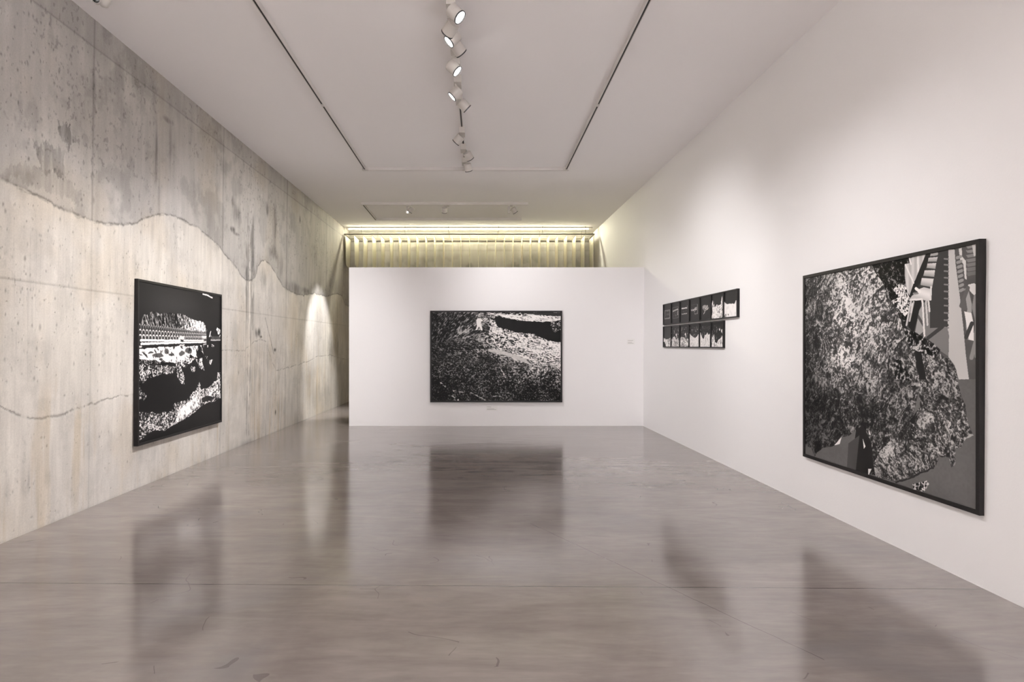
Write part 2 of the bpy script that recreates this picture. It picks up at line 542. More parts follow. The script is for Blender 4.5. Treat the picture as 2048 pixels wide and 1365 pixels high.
    patch([(0, 335), (40, 330), (80, 335), (130, 352), (165, 385), (170, 405), (120, 392), (60, 372), (0, 352)], 0.16, 76, 4)
    stain(160, 240, 14, 60, 0.09, 79)
    stain(40, 215, 5, 25, 0.12, 80)
    stain(313, 300, 3.0, 60, 0.24, 81)
    stain(318, 375, 3, 60, 0.12, 82)
    stain(336, 241, 10, 6, 0.30, 83, sc=9)
    stain(341, 290, 3, 40, 0.15, 84)
    stain(474, 430, 9, 24, 0.26, 85)
    stain(466, 405, 3, 12, 0.30, 86)
    stain(465, 459, 6, 6, 0.45, 87, sc=10)
    stain(472, 468, 7, 4, 0.35, 87, sc=10)
    stain(534, 420, 3, 14, 0.28, 88)
    stain(550, 455, 4, 50, 0.30, 89)
    stain(546, 505, 9, 16, 0.30, 90)
    stain(560, 530, 10, 28, 0.18, 91)
    stain(585, 575, 14, 14, 0.24, 92)
    stain(612, 582, 12, 7, 0.28, 93)
    stain(527, 560, 8, 20, 0.20, 94)
    stain(516, 667, 6, 10, 0.50, 95, sc=9)
    stain(522, 674, 3, 3, 0.5, 96, sc=9)
    stain(550, 700, 2.5, 4, 0.45, 97, sc=9)
    stain(551, 825, 2.0, 6, 0.40, 98, sc=9)
    stain(660, 690, 5, 30, 0.18, 99)
    stain(668, 700, 10, 30, 0.20, 100)
    stain(600, 440, 2, 9, 0.30, 101)
    stain(52, 975, 10, 25, 0.08, 103)
    stain(96, 960, 8, 20, 0.09, 104)
    stain(58, 955, 3, 25, 0.14, 105)
    stain(15, 980, 8, 30, 0.09, 106)
    # rough vertical seam where two pours meet, chalky inside, dark outside
    Zs0, _ = on_wall(499, 600)
    sx = Zg - Zs0 - 0.10 * (fbm(zg * 1.6, zg * 0, 107, 4) - 0.5) + 0.0
    zt0 = on_wall(499, 405)[1]
    g = ss(zt0 + 0.1, zt0 - 0.5, zg)
    t = t * (1 - 0.60 * g * np.exp(-((sx - 0.12) / 0.07) ** 2) * ss(0.3, 0.6, fbm(Zg * 8, zg * 2.5, 109, 4)) * ss(1.2, 2.6, zg))
    t = t * (1 - 0.62 * g * np.exp(-((sx + 0.13) / 0.045) ** 2) * ss(0.35, 0.6, fbm(Zg * 8, zg * 3, 111, 4)) * ss(1.0, 2.8, zg))
    t = t * (1 - 0.45 * g * np.exp(-((np.abs(sx) - 0.045) / 0.02) ** 2) * ss(0.35, 0.6, fbm(Zg * 14, zg * 7, 112, 3)))
    t = t * (1 + 0.35 * g * np.exp(-(sx / 0.05) ** 2) * ss(0.50, 0.62, fbm(Zg * 12, zg * 3, 113, 4)))
    rel = rel - 0.5 * g * np.exp(-(sx / 0.03) ** 2)
    # dark branching crack near the far lower line
    cr = D([(531, 637), (535, 655), (539, 672), (543, 690), (548, 708)])
    for p, q in zip(cr[:-1], cr[1:]):
        d = seg(Zg + 0.04 * (fbm(Zg * 9, zg * 9, 115, 3) - 0.5), zg, p, q)
        t = t * (1 - 0.45 * np.exp(-(d / 0.014) ** 2))
    # streaks under the far hump of the lower line
    m_ = ss(9.6, 9.9, Zg) * ss(11.6, 11.1, Zg) * ss(1.75, 1.45, zg)
    t = t * (1 - 0.22 * m_ * ss(0.52, 0.75, fbm(Zg * 26, zg * 1.6, 117, 3)))
    # dark foot of the wall
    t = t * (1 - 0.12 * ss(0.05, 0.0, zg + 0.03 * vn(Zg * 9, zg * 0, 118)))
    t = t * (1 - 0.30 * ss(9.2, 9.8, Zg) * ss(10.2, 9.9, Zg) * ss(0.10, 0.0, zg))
    # air holes
    rs = np.random.RandomState(5)
    for k in range(2600):
        if k < 1900: Zc = 1 / rs.uniform(1 / 16.5, 1 / 4.4)
        else: Zc = rs.uniform(4.4, 9.5)
        zc = rs.uniform(0.02, 4.75)
        dens = vn(Zc * 0.9, zc * 0.9, 121)
        if zc < 1.3 and rs.rand() < 0.5: continue
        if rs.rand() > 0.25 + 0.9 * dens: continue
        r = rs.choice([0.0035, 0.006, 0.009, 0.014], p=[.50, .33, .14, .03])
        ra = r * rs.uniform(0.7, 1.3); rb = r * rs.uniform(0.8, 2.2)
        i0 = np.searchsorted(Zs, Zc - 3 * ra); i1 = np.searchsorted(Zs, Zc + 3 * ra) + 1
        j0 = max(0, int((zc - 3 * rb) / H * nv)); j1 = int((zc + 3 * rb) / H * nv) + 2
        if i1 - i0 < 1: continue
        A = Zg[i0:i1, j0:j1]; B = zg[i0:i1, j0:j1]
        gq = np.exp(-(((A - Zc) / ra) ** 2 + ((B - zc) / rb) ** 2))
        t[i0:i1, j0:j1] *= 1 - rs.uniform(0.15, 0.50) * gq
        rel[i0:i1, j0:j1] -= 0.8 * gq
    # few rusty or chalky marks
    t = np.clip(t, 0.03, 0.8)
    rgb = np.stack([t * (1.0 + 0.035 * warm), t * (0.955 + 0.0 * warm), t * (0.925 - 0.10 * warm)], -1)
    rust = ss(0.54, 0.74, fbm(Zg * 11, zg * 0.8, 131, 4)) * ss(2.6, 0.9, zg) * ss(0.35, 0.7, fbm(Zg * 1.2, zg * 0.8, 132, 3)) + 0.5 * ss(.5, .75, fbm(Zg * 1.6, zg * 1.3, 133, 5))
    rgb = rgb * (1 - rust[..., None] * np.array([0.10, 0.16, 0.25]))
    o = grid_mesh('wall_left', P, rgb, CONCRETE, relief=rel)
    structure(o)
    return o


wl = concrete()


# far wall: same concrete, seen above and beside the partition
def far_wall():
    nu, nv = 260, 160
    xs = np.linspace(XL(ZF) - 0.02, XR(ZF) + 0.06, nu); zs = np.linspace(0, H, nv)
    x, z = np.meshgrid(xs, zs, indexing='ij')
    t = 0.31 * (0.72 + 0.56 * fbm(x * 1.2, z * 1.1, 201, 5))
    t = t * (0.95 + 0.1 * fbm(x * 14, z * 0.8, 203, 4))
    t = t * (1 - 0.35 * ss(0.50, 0.68, fbm(x * 2.6, z * 3.5, 205, 4)) * ss(4.3, 3.9, z))
    t = t * (1 - 0.25 * np.exp(-((z - 4.28) / 0.02) ** 2))
    t = t * (1 - 0.12 * ss(4.28, 4.30, z))
    for x0 in (-2.9, -0.5, 1.9):
        t = t * (1 - 0.25 * np.exp(-((x - x0) / 0.02) ** 2))
    rgb = np.stack([t * 1.03, t * 0.97, t * 0.88], -1)
    P = np.stack([x, x * 0 + ZF, z], -1)
    structure(grid_mesh('wall_far', P, rgb, CONCRETE, relief=0.5 + 0.3 * fbm(x * 9, z * 9, 207, 4), flip=True))


far_wall()

# free-standing white partition joined to the right-hand wall
PZ = 11.87
bm = bmesh.new(); box(bm, -2.592, XR(PZ) + 0.02, PZ, PZ + 0.32, 0.0, 3.143, 0.004)
part = obj('partition_wall', bm, WHITE)
tag(part, 'low white partition wall across the far end of the gallery, joined to the right wall', 'partition wall')


# ------------------------------------------------------------------ prints
def rock(u, v, L, s, sx, sy, ang=0.0, gain=3.5, warp=0.6, o=4):
    """rocky texture: L is the wanted brightness map"""
    c, k = math.cos(ang), math.sin(ang)
    a = u * c + v * k; b = -u * k + v * c
    wx = fbm(a * 3, b * 3, s + 1, 3) - 0.5; wy = fbm(a * 3, b * 3, s + 2, 3) - 0.5
    a = a + warp * 0.1 * wx; b = b + warp * 0.1 * wy
    k = 1.7
    n = 0.5 * fbm(a * sx * k, b * sy * k, s, 3, 0.7) + 0.5 * ridge(a * sx * k * .6, b * sy * k * .6, s + 7, 3)
    n = n + 0.10 * (vn(a * sx * .25, b * sy * .25, s + 11) - 0.5)
    z = (n - np.mean(n)) / (np.std(n) + 1e-9)
    q = 1 / (1 + np.exp(-1.7 * z))              # close to uniform 0..1
    L = np.clip(L, 0, 1) + 0 * q
    wd = 0.55 / (0.5 + gain * 0.35)
    hard = ss(1 - L - wd * .7, 1 - L + wd, q)
    return np.clip(hard * (0.45 + 0.5 * np.sqrt(L)) + 0.25 * L * q, 0, 0.95)


def art_centre(u, v):
    asp = 1.45
    U = u * asp
    sk = lambda *p: [((x - 40) / 1835.0, (y - 42) / 1265.0) for x, y in p]
    jx = u + 0.010 * (fbm(u * 30, v * 30, 301, 3) - 0.5); jy = v + 0.028 * (fbm(u * 30, v * 30, 303, 4) - 0.5)
    # brightness map by control points
    pts = np.array([(0.02, .05, .05), (.15, .08, .16), (.3, .1, .26), (.42, .06, .42), (.42, .2, .55), (.5, .2, .75), (.02, .25, .05), (.12, .2, .14), (.22, .25, .30),
                    (.3, .3, .30), (.4, .33, .42), (.52, .35, .60), (.6, .3, .70), (.7, .35, .75), (.8, .4, .85), (.97, .42, .9), (.2, .33, .14), (.1, .35, .06),
                    (.3, .4, .17), (.4, .42, .30), (.55, .48, .50), (.68, .48, .72), (.85, .5, .80), (.97, .58, .66), (.8, .6, .55), (.95, .72, .24), (.25, .5, .17), (.1, .5, .10),
                    (.4, .5, .14), (.5, .58, .16), (.6, .62, .24), (.7, .65, .30), (.8, .75, .18), (.6, .75, .15), (.45, .65, .17), (.3, .62, .17), (.15, .65, .10),
                    (.05, .8, .04), (.2, .8, .10), (.35, .8, .12), (.5, .82, .14), (.65, .88, .10), (.8, .9, .06), (.97, .9, .03), (.1, .95, .05), (.3, .95, .08), (.5, .96, .07), (.75, .97, .03)])
    L = np.zeros_like(u); W = np.zeros_like(u)
    for a, b, c in pts:
        q = 1.0 / (((u - a) * 1.3) ** 2 + (v - b) ** 2 + 0.0012) ** 1.6
        L += q * c; W += q
    L = L / W
    L = L * np.clip(0.50 + 0.60 * L, 0, 1)
    tl = ss(0.45, 0.30, u) * ss(0.40, 0.25, v)
    r1 = rock(U, v, L, 311, 34, 78, 0.30, 3.6)
    r2 = rock(U, v, L, 321, 60, 22, 0.75, 2.6)
    r3 = rock(U, v, L, 331, 52, 60, 0.2, 5.0)
    low = ss(0.45, 0.60, v - 0.10 * u)
    g = r1 * (1 - tl) + r2 * tl
    g = g * (1 - low) + r3 * low
    # dark void top right
    hole = sk((930, 110), (1000, 95), (1060, 120), (1150, 125), (1250, 150), (1380, 160), (1500, 172), (1620, 178), (1700, 160), (1790, 168), (1880, 150),
              (1880, 472), (1780, 460), (1680, 430), (1580, 395), (1480, 350), (1350, 335), (1220, 330), (1120, 290), (1040, 270), (990, 262), (955, 200), (935, 150))
    m = poly(jx, jy, hole)
    g = np.where(m, 0.006, g)
    rb = poly(jx, jy, sk((1740, 165), (1880, 160), (1880, 290), (1790, 330), (1740, 260)))
    g = np.where(rb & m, np.clip(rock(U, v, 0.16, 341, 50, 50, 2.3, 6), 0, 1), g)
    rim = poly(jx, jy, sk((830, 42), (1880, 42), (1880, 150), (1700, 168), (1500, 172), (1240, 150), (1000, 92), (880, 70)))
    Lr = 0.62 * ss(0.55, 0.75, 1 - np.abs((v - (0.02 + 0.06 * u)) / 0.10)) + 0.04
    g = np.where(rim, rock(U, v, Lr + 0.20, 351, 30, 90, 0.1, 4.5), g)
    g = np.where(poly(jx, jy, sk((1150, 42), (1880, 42), (1880, 95), (1500, 70))), 0.03, g)
    # smooth pale ridge
    rd = seg(u, v, *sk((880, 580), (1120, 640)));  rd2 = seg(u, v, *sk((1120, 640), (1400, 745)))
    q = np.minimum(rd * 1.0, rd2)
    g = g * (1 - ss(0.030, 0.010, q)) + (0.62 + 0.2 * (fbm(U * 60, v * 60, 361, 3) - 0.5)) * ss(0.030, 0.010, q)
    for a in ((560, 425, 700, 470), (600, 485, 740, 500), (750, 550, 900, 570), (1400, 720, 1450, 770), (1250, 760, 1400, 790), (1500, 470, 1580, 492)):
        q = seg(jx, jy, *sk((a[0], a[1]), (a[2], a[3])))
        g = g * (1 - 0.85 * ss(0.010, 0.003, q))
    # dark rock and small figure in white overalls
    for cx_, cy_, rx, ry in ((810, 270, 50, 62), (640, 262, 26, 30), (720, 315, 80, 24), (830, 350, 22, 28)):
        q = np.hypot((jx * 1835 + 40 - cx_) / rx, (jy * 1265 + 42 - cy_) / ry)
        g = g * (1 - 0.88 * ss(1.25, 0.85, q))
    fig = sk((676, 150), (700, 124), (735, 126), (772, 165), (742, 172), (738, 205), (750, 240), (764, 300), (742, 300), (722, 250), (704, 250), (688, 292), (664, 296), (684, 240), (676, 190))
    g = np.where(poly(u, v, fig), 0.88, g)
    g = np.where(np.hypot((u * 1835 + 40 - 710) / 14, (v * 1265 + 42 - 118) / 10) < 1, 0.05, g)
    for a in ((330, 1235, 385, 1275), (165, 1050, 245, 1110), (340, 1165, 490, 1190), (600, 1200, 800, 1290), (900, 1240, 1100, 1250), (1030, 860, 1090, 980)):
        q = seg(jx, jy, *sk((a[0], a[1]), (a[2], a[3])))
        g = np.maximum(g, 0.6 * ss(0.007, 0.002, q) * ss(0.4, 0.6, fbm(u * 60, v * 60, 371, 3)))
    for a in ((415, 1298, 12), (352, 1168, 9), (168, 1052, 7)):
        g = np.maximum(g, 0.85 * ss(1.2, 0.7, np.hypot(u * 1835 + 40 - a[0], v * 1265 + 42 - a[1]) / a[2]))
    return g


def art_left(u, v):
    asp = 1.13
    U = u * asp
    S1 = sketcher([(143, 97), (728, 192), (728, 1090), (143, 1240)])
    # second sketch frame: finer crop of the middle of the print
    k1 = lambda x, y: ((270 + x * 180 / 1536.0 - 240) * 826 / 230.0, (640 + y * 160 / 1365.0 - 540) * 826 / 230.0)
    S2 = lambda *p: S1(*[k1(x, y) for x, y in p])
    jx = u + 0.020 * (fbm(u * 26, v * 26, 401, 4) - 0.5); jy = v + 0.022 * (fbm(u * 26, v * 26, 403, 4) - 0.5)
    g = 0.010 + 0.022 * np.exp(-(((u - .35) / .35) ** 2 + ((v - .12) / .14) ** 2)) + 0 * u
    # trees behind the seats
    tree = S1((160, 400), (175, 335), (230, 310), (300, 322), (370, 318), (440, 318), (500, 352), (560, 370), (600, 378), (625, 405), (632, 445), (600, 455), (450, 432), (300, 412))
    m = poly(jx, jy, tree)
    L = 0.13 + 0.55 * ss(0.30, 0.75, u)
    tr = rock(U, v, L, 411, 75, 26, -0.25, 5.2)
    g = np.where(m, tr, g)
    # rows of seats
    def rowline(pa, pb, u_):
        (xa, ya), (xb, yb) = S2(pa, pb)
        return ya + (yb - ya) * (u_ - xa) / (xb - xa), xa, xb
    def seats(pa, pb, hh, n, amp, bg=True):
        nonlocal g
        y0, xa, xb = rowline(pa, pb, u)
        inside = (u >= xa) & (u <= xb)
        ph = (u - xa) / (xb - xa) * n
        fr = ph - np.floor(ph)
        arch = y0 + hh * 0.55 * (np.abs(2 * fr - 1) ** 3.0)
        d = v - arch
        body = inside & (d > 0) & (v < y0 + hh)
        g = np.where(body, 0.028, g)
        g = np.where(inside & (np.abs(d - 0.001) < 0.0042), amp, g)
        leg = inside & (np.abs(2 * fr - 1) > 0.88) & (v > y0 + hh * 0.30) & (v < y0 + hh * 0.95)
        g = np.where(leg, amp * 0.62, g)
    band = poly(u, v, S2((85, 130), (600, 170), (1220, 245), (1225, 440), (85, 500)))
    g = np.where(band, 0.016, g)
    seats((85, 90), (1230, 215), 0.042, 34, 0.30)
    seats((85, 180), (700, 222), 0.055, 12, 0.62)
    seats((700, 222), (1230, 250), 0.050, 18, 0.52)
    seats((85, 268), (760, 288), 0.060, 13, 0.75)
    seats((840, 292), (1230, 298), 0.050, 14, 0.66)
    for a, b, wd, am in (((120, 362), (780, 368), .0068, .85), ((845, 365), (1180, 362), .006, .75), ((130, 425), (780, 400), .0072, .8), ((780, 402), (1220, 390), .006, .75),
                         ((760, 332), (845, 330), .007, .7), ((780, 300), (840, 302), .006, .7), ((1160, 300), (1225, 300), .006, .8), ((1165, 322), (1225, 322), .005, .6),
                         ((780, 447), (850, 440), .005, .6), ((1180, 432), (1225, 425), .005, .5), ((1310, 357), (1475, 352), .005, .55), ((85, 470), (130, 470), .006, .6)):
        p, q = S2(a, b)
        g = np.where(seg(u, v + 0.004 * (vn(u * 80, u * 0, 5) - .5), p, q) < wd, am, g)
    # small trees at the right edge
    for pts, am in ((((1265, 290), (1280, 230), (1305, 170), (1300, 240), (1325, 300)), .5), (((1400, 170), (1420, 140), (1475, 180), (1475, 330), (1450, 300), (1430, 240)), .55)):
        g = np.where(poly(jx, jy, S2(*pts)), rock(U, v, am, 421, 60, 40, 0.5, 5), g)
    ix = (u > S2((1320, 300))[0][0]) & (np.abs(v - S2((1400, 325))[0][1]) < 0.016)
    g = np.where(ix & (np.sin(u * 620) > 0.35), 0.14, g)
    # pale rock shelf
    shelf = S2((85, 505), (250, 488), (500, 480), (700, 465), (760, 455), (860, 470), (1000, 462), (1160, 445), (1220, 450), (1360, 435), (1370, 465), (1230, 480), (1160, 500), (1190, 600), (1180, 660), (1060, 660), (900, 690), (700, 750), (560, 730), (450, 720), (330, 690), (200, 700), (85, 660))
    m = poly(jx, jy, shelf)
    L = 0.88 - 0.62 * ss(0.50, 0.78, u)
    r = rock(U, v, L, 431, 16, 34, 0.55, 4.6)
    g = np.where(m, np.where(r > 0.42, np.clip(r * 1.25, 0, 0.92), r * 0.35), g)
    for cx_, cy_, rx, ry in ((410, 620, 95, 35), (290, 575, 50, 18), (560, 555, 40, 50), (640, 615, 40, 22), (810, 590, 50, 40), (920, 540, 60, 50)):
        (a, b), (a2, _), (_, b2) = S2((cx_, cy_), (cx_ + rx, cy_), (cx_, cy_ + ry))
        q = np.hypot((jx - a) / abs(a2 - a), (jy - b) / abs(b2 - b))
        g = g * (1 - 0.9 * ss(1.2, 0.8, q))
    # hanging growth under the shelf
    for pts, am in ((((85, 760), (250, 760), (420, 790), (560, 790), (700, 800), (660, 930), (500, 920), (380, 960), (240, 1000), (170, 1080), (100, 1000)), .30),
                    (((85, 680), (330, 700), (560, 740), (300, 760), (85, 740)), .16),
                    (((700, 730), (860, 700), (900, 800), (870, 830), (800, 800), (860, 1000), (860, 1130), (800, 1090), (730, 980)), .32),
                    (((1040, 690), (1160, 650), (1170, 800), (1215, 900), (1110, 820)), .45),
                    (((980, 800), (1050, 810), (1020, 915), (950, 870)), .34),
                    (((850, 680), (1040, 670), (940, 760), (860, 750)), .6),
                    (((1290, 680), (1350, 690), (1300, 780), (1270, 740)), .32), (((1210, 640), (1260, 640), (1250, 710)), .18),
                    (((85, 1000), (140, 1100), (120, 1180), (220, 1300), (210, 1365), (85, 1365)), .20)):
        mm = poly(jx, jy, S2(*pts))
        g = np.where(mm, rock(U, v, am, 441, 70, 60, 0.3, 6.5), g)
    # lower bank
    bank = S1((143, 1010), (200, 1022), (300, 1032), (375, 1012), (385, 980), (410, 945), (440, 950), (500, 930), (520, 895), (555, 860), (570, 815), (590, 865), (640, 850), (680, 815), (702, 800), (708, 740), (728, 745),
              (728, 930), (690, 950), (620, 965), (560, 1010), (500, 1055), (410, 1105), (330, 1150), (250, 1150), (143, 1225))
    m = poly(jx, jy, bank)
    L = 0.30 + 0.12 * ss(0.3, 0.9, u)
    r = rock(U, v, L, 451, 66, 66, 0.3, 6.0)
    fade = 1.0
    g = np.where(m, r * fade, g)
    blob = S1((405, 1075), (430, 1010), (480, 960), (530, 910), (560, 895), (580, 930), (570, 980), (520, 1020), (450, 1080), (415, 1095))
    mb = poly(jx, jy, blob)
    g = np.where(mb, np.clip(rock(U, v, 0.85, 461, 40, 20, -0.5, 3.0), 0, .92), g)
    blob = S1((640, 910), (655, 870), (700, 830), (728, 820), (728, 895), (690, 915))
    g = np.where(poly(jx, jy, blob), np.clip(rock(U, v, 0.60, 471, 40, 40, -0.5, 2.5), 0, .9), g)
    g = np.where(poly(jx, jy, S1((590, 930), (620, 910), (690, 925), (650, 950), (600, 955))), 0.02, g)
    # branch top right
    for a, b in (((600, 178), (640, 187)), ((625, 182), (650, 195)), ((655, 198), (668, 203))):
        p, q = S1(a, b)
        g = np.where(seg(u, v, p, q) < 0.0055, 0.75, g)
    return g


def art_right(u, v):
    asp = 1.16
    U = u * asp
    S1 = sketcher([(42, 228), (820, 78), (820, 1268), (42, 1003)])
    k1 = lambda x, y: ((1700 + x * 280 / 1365.0 - 1590) * 2.2756, (480 + y * 280 / 1365.0 - 460) * 2.2756)
    S2 = lambda *p: S1(*[k1(x, y) for x, y in p])
    jx = u + 0.014 * (fbm(u * 28, v * 28, 501, 4) - 0.5); jy = v + 0.016 * (fbm(u * 28, v * 28, 503, 4) - 0.5)
    # paving as background
    g = 0.135 + 0.06 * (fbm(U * 4, v * 4, 505, 5) - 0.5) + 0.02 * (fbm(U * 90, v * 90, 507, 2) - 0.5)
    g = g - 0.10 * ss(0.55, 0.15, v) * ss(.6, .75, u)
    def fill(pts, val, j=False, S=S2):
        nonlocal g
        m = poly(jx if j else u, jy if j else v, S(*pts))
        g = np.where(m, val, g)
        return m
    # dark bank behind
    dk = np.clip(rock(U, v, 0.055, 511, 40, 60, 0.7, 5.0), 0, 1)
    fill([(180, 240), (560, 180), (720, 150), (700, 240), (620, 430), (520, 860), (600, 930), (560, 1000), (480, 850), (380, 620), (260, 380)], dk, True)
    # gravel
    gv = np.clip(rock(U, v, 0.55, 521, 90, 90, 0.0, 4.0), 0, .9)
    fill([(400, 500), (450, 455), (530, 470), (550, 560), (600, 620), (560, 700), (520, 760), (430, 690), (385, 610), (450, 580)], gv, True)
    # far pale chair backs
    fill([(515, 260), (560, 250), (555, 205), (600, 190), (720, 160), (700, 250), (600, 440), (560, 560), (530, 500), (515, 380)], 0.56 + 0.10 * np.sin(u * 230))
    for a, b in (((520, 265), (600, 440)), ((560, 205), (575, 260)), ((640, 180), (645, 330))):
        p, q = S2(a, b); g = np.where(seg(u, v, p, q) < 0.0035, 0.85, g)
    # shadow trough between chair rows
    fill([(720, 160), (770, 150), (740, 240), (680, 400), (640, 480), (560, 590), (570, 540), (620, 400)], 0.02)
    # shadow on the walkway
    fill([(835, 150), (940, 120), (940, 860), (930, 870), (760, 870), (720, 760), (780, 560), (800, 330)], 0.050)
    fill([(940, 120), (1000, 120), (1010, 260), (1050, 560), (1085, 860), (1110, 1130), (1140, 1365), (1040, 1365), (1000, 1230), (940, 1150), (945, 950), (930, 870), (940, 700)], 0.55 + 0.06 * (fbm(U * 8, v * 8, 531, 4) - 0.5))
    for k in range(13):
        yy = 170 + 55 * k ** 1.05 + (k ** 1.6)
        fill([(900, yy), (940, yy + 6), (942, yy + 24), (905, yy + 32 + 2 * k)], 0.050)
        p, q = S2((900, yy + 40), (940, yy + 44)); g = np.where((seg(u, v, p, q) < 0.003) & (u < p[0] + 1), 0.22, g)
    # walkway between
    fill([(700, 620), (760, 700), (760, 870), (930, 870), (945, 960), (935, 1140), (860, 1090), (780, 1010), (715, 960), (700, 900)], 0.20)
    fill([(610, 930), (655, 700), (690, 640), (700, 900), (640, 950)], 0.36)
    p, q = S2((740, 965), (880, 860)); g = np.where(seg(u, v, p, q) < 0.008, 0.05, g)
    p, q = S2((640, 750), (700, 850)); g = np.where(seg(u, v, p, q) < 0.006, 0.09, g)
    # row of pale seat shells, each lapping the next
    rows = [((765, 160), (838, 150), (835, 185), (760, 195)), ((745, 200), (835, 192), (822, 245), (738, 245)), ((735, 255), (820, 250), (810, 315), (725, 305)),
            ((708, 320), (808, 318), (800, 392), (692, 380)), ((680, 392), (795, 400), (780, 490), (665, 468))]
    for r in rows:
        m = fill(r, 0.66 + 0 * u)
        p, q = S2(r[3], r[2]); d = seg(u, v, p, q)
        g = np.where(m, 0.72 - 0.40 * ss(0.030, 0.0, d), g)
        g = np.where(d < 0.004, 0.05, g)
    m = fill([(565, 590), (585, 560), (640, 530), (650, 500), (700, 480), (778, 500), (770, 600), (735, 615), (690, 600), (680, 590), (580, 595)], 0.62)
    p, q = S2((650, 520), (770, 560)); d = seg(u, v, p, q); g = np.where(m, 0.56 + 0.28 * ss(0.03, 0.0, d), g)
    p, q = S2((622, 492), (660, 522)); g = np.where(seg(u, v, p, q) < 0.006, 0.9, g)
    p, q = S2((600, 540), (640, 540)); g = np.where(seg(u, v, p, q) < 0.004, 0.25, g)
    # dark under the chair, legs
    fill([(585, 605), (680, 600), (640, 760), (600, 920), (545, 850), (570, 720)], 0.018)
    for a, b, c_ in (((570, 600), (680, 595), .8), ((680, 595), (690, 640), .8), ((688, 630), (705, 945), .8), ((575, 610), (530, 840), .62), ((600, 620), (560, 800), .5),
                     ((720, 620), (735, 840), .62), ((745, 620), (755, 710), .7), ((770, 480), (765, 600), .75), ((588, 640), (575, 720), .7)):
        p, q = S2(a, b); g = np.where(seg(u, v, p, q) < 0.0042, c_, g)
    # second row at the right edge
    fill([(1005, 110), (1220, 65), (1220, 1365), (1145, 1365), (1110, 1130), (1085, 860), (1050, 560), (1010, 260)], 0.07 + 0.06 * fbm(U * 14, v * 14, 541, 3))
    for k in range(7):
        fill([(1110, 90 + 42 * k), (1215, 75 + 42 * k), (1215, 100 + 44 * k), (1130, 112 + 44 * k)], 0.28 - 0.02 * k)
    fill([(1170, 75), (1220, 70), (1220, 170), (1190, 190)], 0.60)
    fill([(1040, 115), (1070, 105), (1075, 190), (1110, 230), (1118, 410), (1100, 400), (1085, 260), (1055, 220)], 0.66)
    for k in range(8):
        p, q = S2((1025 + 5 * k, 200 + 45 * k), (1060 + 3 * k, 190 + 45 * k)); g = np.where(seg(u, v, p, q) < 0.006, 0.30, g)
    fill([(1130, 460), (1190, 445), (1220, 460), (1220, 740), (1180, 680), (1190, 560), (1150, 520)], 0.70)
    fill([(1190, 560), (1220, 540), (1220, 1180), (1195, 1150), (1200, 800), (1170, 680)], 0.28)
    fill([(1095, 500), (1130, 480), (1170, 650), (1165, 740), (1180, 820), (1190, 990), (1130, 985), (1110, 850), (1125, 690)], 0.36)
    fill([(1095, 715), (1165, 730), (1185, 830), (1190, 998), (1140, 985), (1120, 860)], 0.85)
    fill([(1080, 560), (1110, 620), (1125, 700), (1070, 700)], 0.12)
    for a, b, c_ in (((1065, 660), (1130, 490), .12), ((1115, 960), (1170, 830), .05), ((1165, 1160), (1205, 1010), .28)):
        p, q = S2(a, b); g = np.where(seg(u, v, p, q) < 0.008, c_, g)
    # the great rock
    def rocky(pts, L, seed, ang, S=S1, sx=34, sy=16, gain=2.9):
        nonlocal g
        m = poly(jx, jy, S(*pts))
        wv = 0.9 * (fbm(u * 3.0, v * 3.0, seed + 3, 3) - 0.5)
        a = ang + wv
        wx = 0.15 * (fbm(U * 7, v * 7, seed + 20, 5, .6) - .5); wy = 0.15 * (fbm(U * 7, v * 7, seed + 21, 5, .6) - .5)
        A = (U + wx) * math.cos(ang) + (v + wy) * math.sin(ang); B = -(U + wx) * math.sin(ang) + (v + wy) * math.cos(ang)
        fl = 0.7 * fbm(A * sx * 0.9, B * sx * 3.0, seed, 3, .65) + 1.0 * ridge(A * sx * 0.9, B * sx * 1.6, seed + 5, 4)
        fi = fbm(U * sx * 4, v * sx * 4, seed + 12, 2, .7)
        cr_ = ridge(U * 9 + 1.6 * fbm(U * 6, v * 6, seed + 9, 3), v * 9 + 1.6 * fbm(U * 6, v * 6, seed + 8, 3), seed + 15, 3)
        z = (fl - fl.mean()) / fl.std() + 0.75 * (fi - fi.mean()) / fi.std() + 0.9 * (fbm(U * 8, v * 8, seed + 30, 4) - .5) * 5
        z = z / 1.35 - 0.9 * ss(0.80, 0.92, cr_)
        q = 1 / (1 + np.exp(-1.7 * z))
        Lc = np.clip(L, 0.02, 0.9)
        r = np.clip(Lc * (0.10 + 1.0 * q ** 1.5) + 0.75 * ss(0.78 - 0.5 * Lc, 1.12 - 0.5 * Lc, q) * np.sqrt(Lc), 0.004, 0.9)
        g = np.where(m, r, g)
        return m
    Lr = 0.30 + 0 * u
    Lr = Lr - 0.17 * ss(0.55, 0.15, u) * ss(0.42, 0.60, v) + 0.13 * ss(0.6, 0.2, v) * ss(.1, .3, u)
    Lr = Lr - 0.10 * ss(0.15, 0.0, u) - 0.08 * ss(.55, .75, v) + 0.12 * np.exp(-(((u - .28) / .12) ** 2 + ((v - .35) / .25) ** 2))
    Lr = Lr * 0.66 * (0.25 + 1.5 * fbm(U * 4, v * 4, 551, 5, .6))
    rocky([(42, 228), (200, 195), (335, 172), (375, 225), (430, 330), (480, 430), (510, 510), (545, 600), (560, 700), (540, 800), (520, 860), (600, 900), (640, 1000), (620, 1075), (450, 1140), (340, 1100), (335, 1000), (290, 890), (240, 925), (200, 935), (170, 970), (120, 975), (95, 1000), (80, 1020), (70, 980), (42, 965)],
          Lr, 561, -0.9)
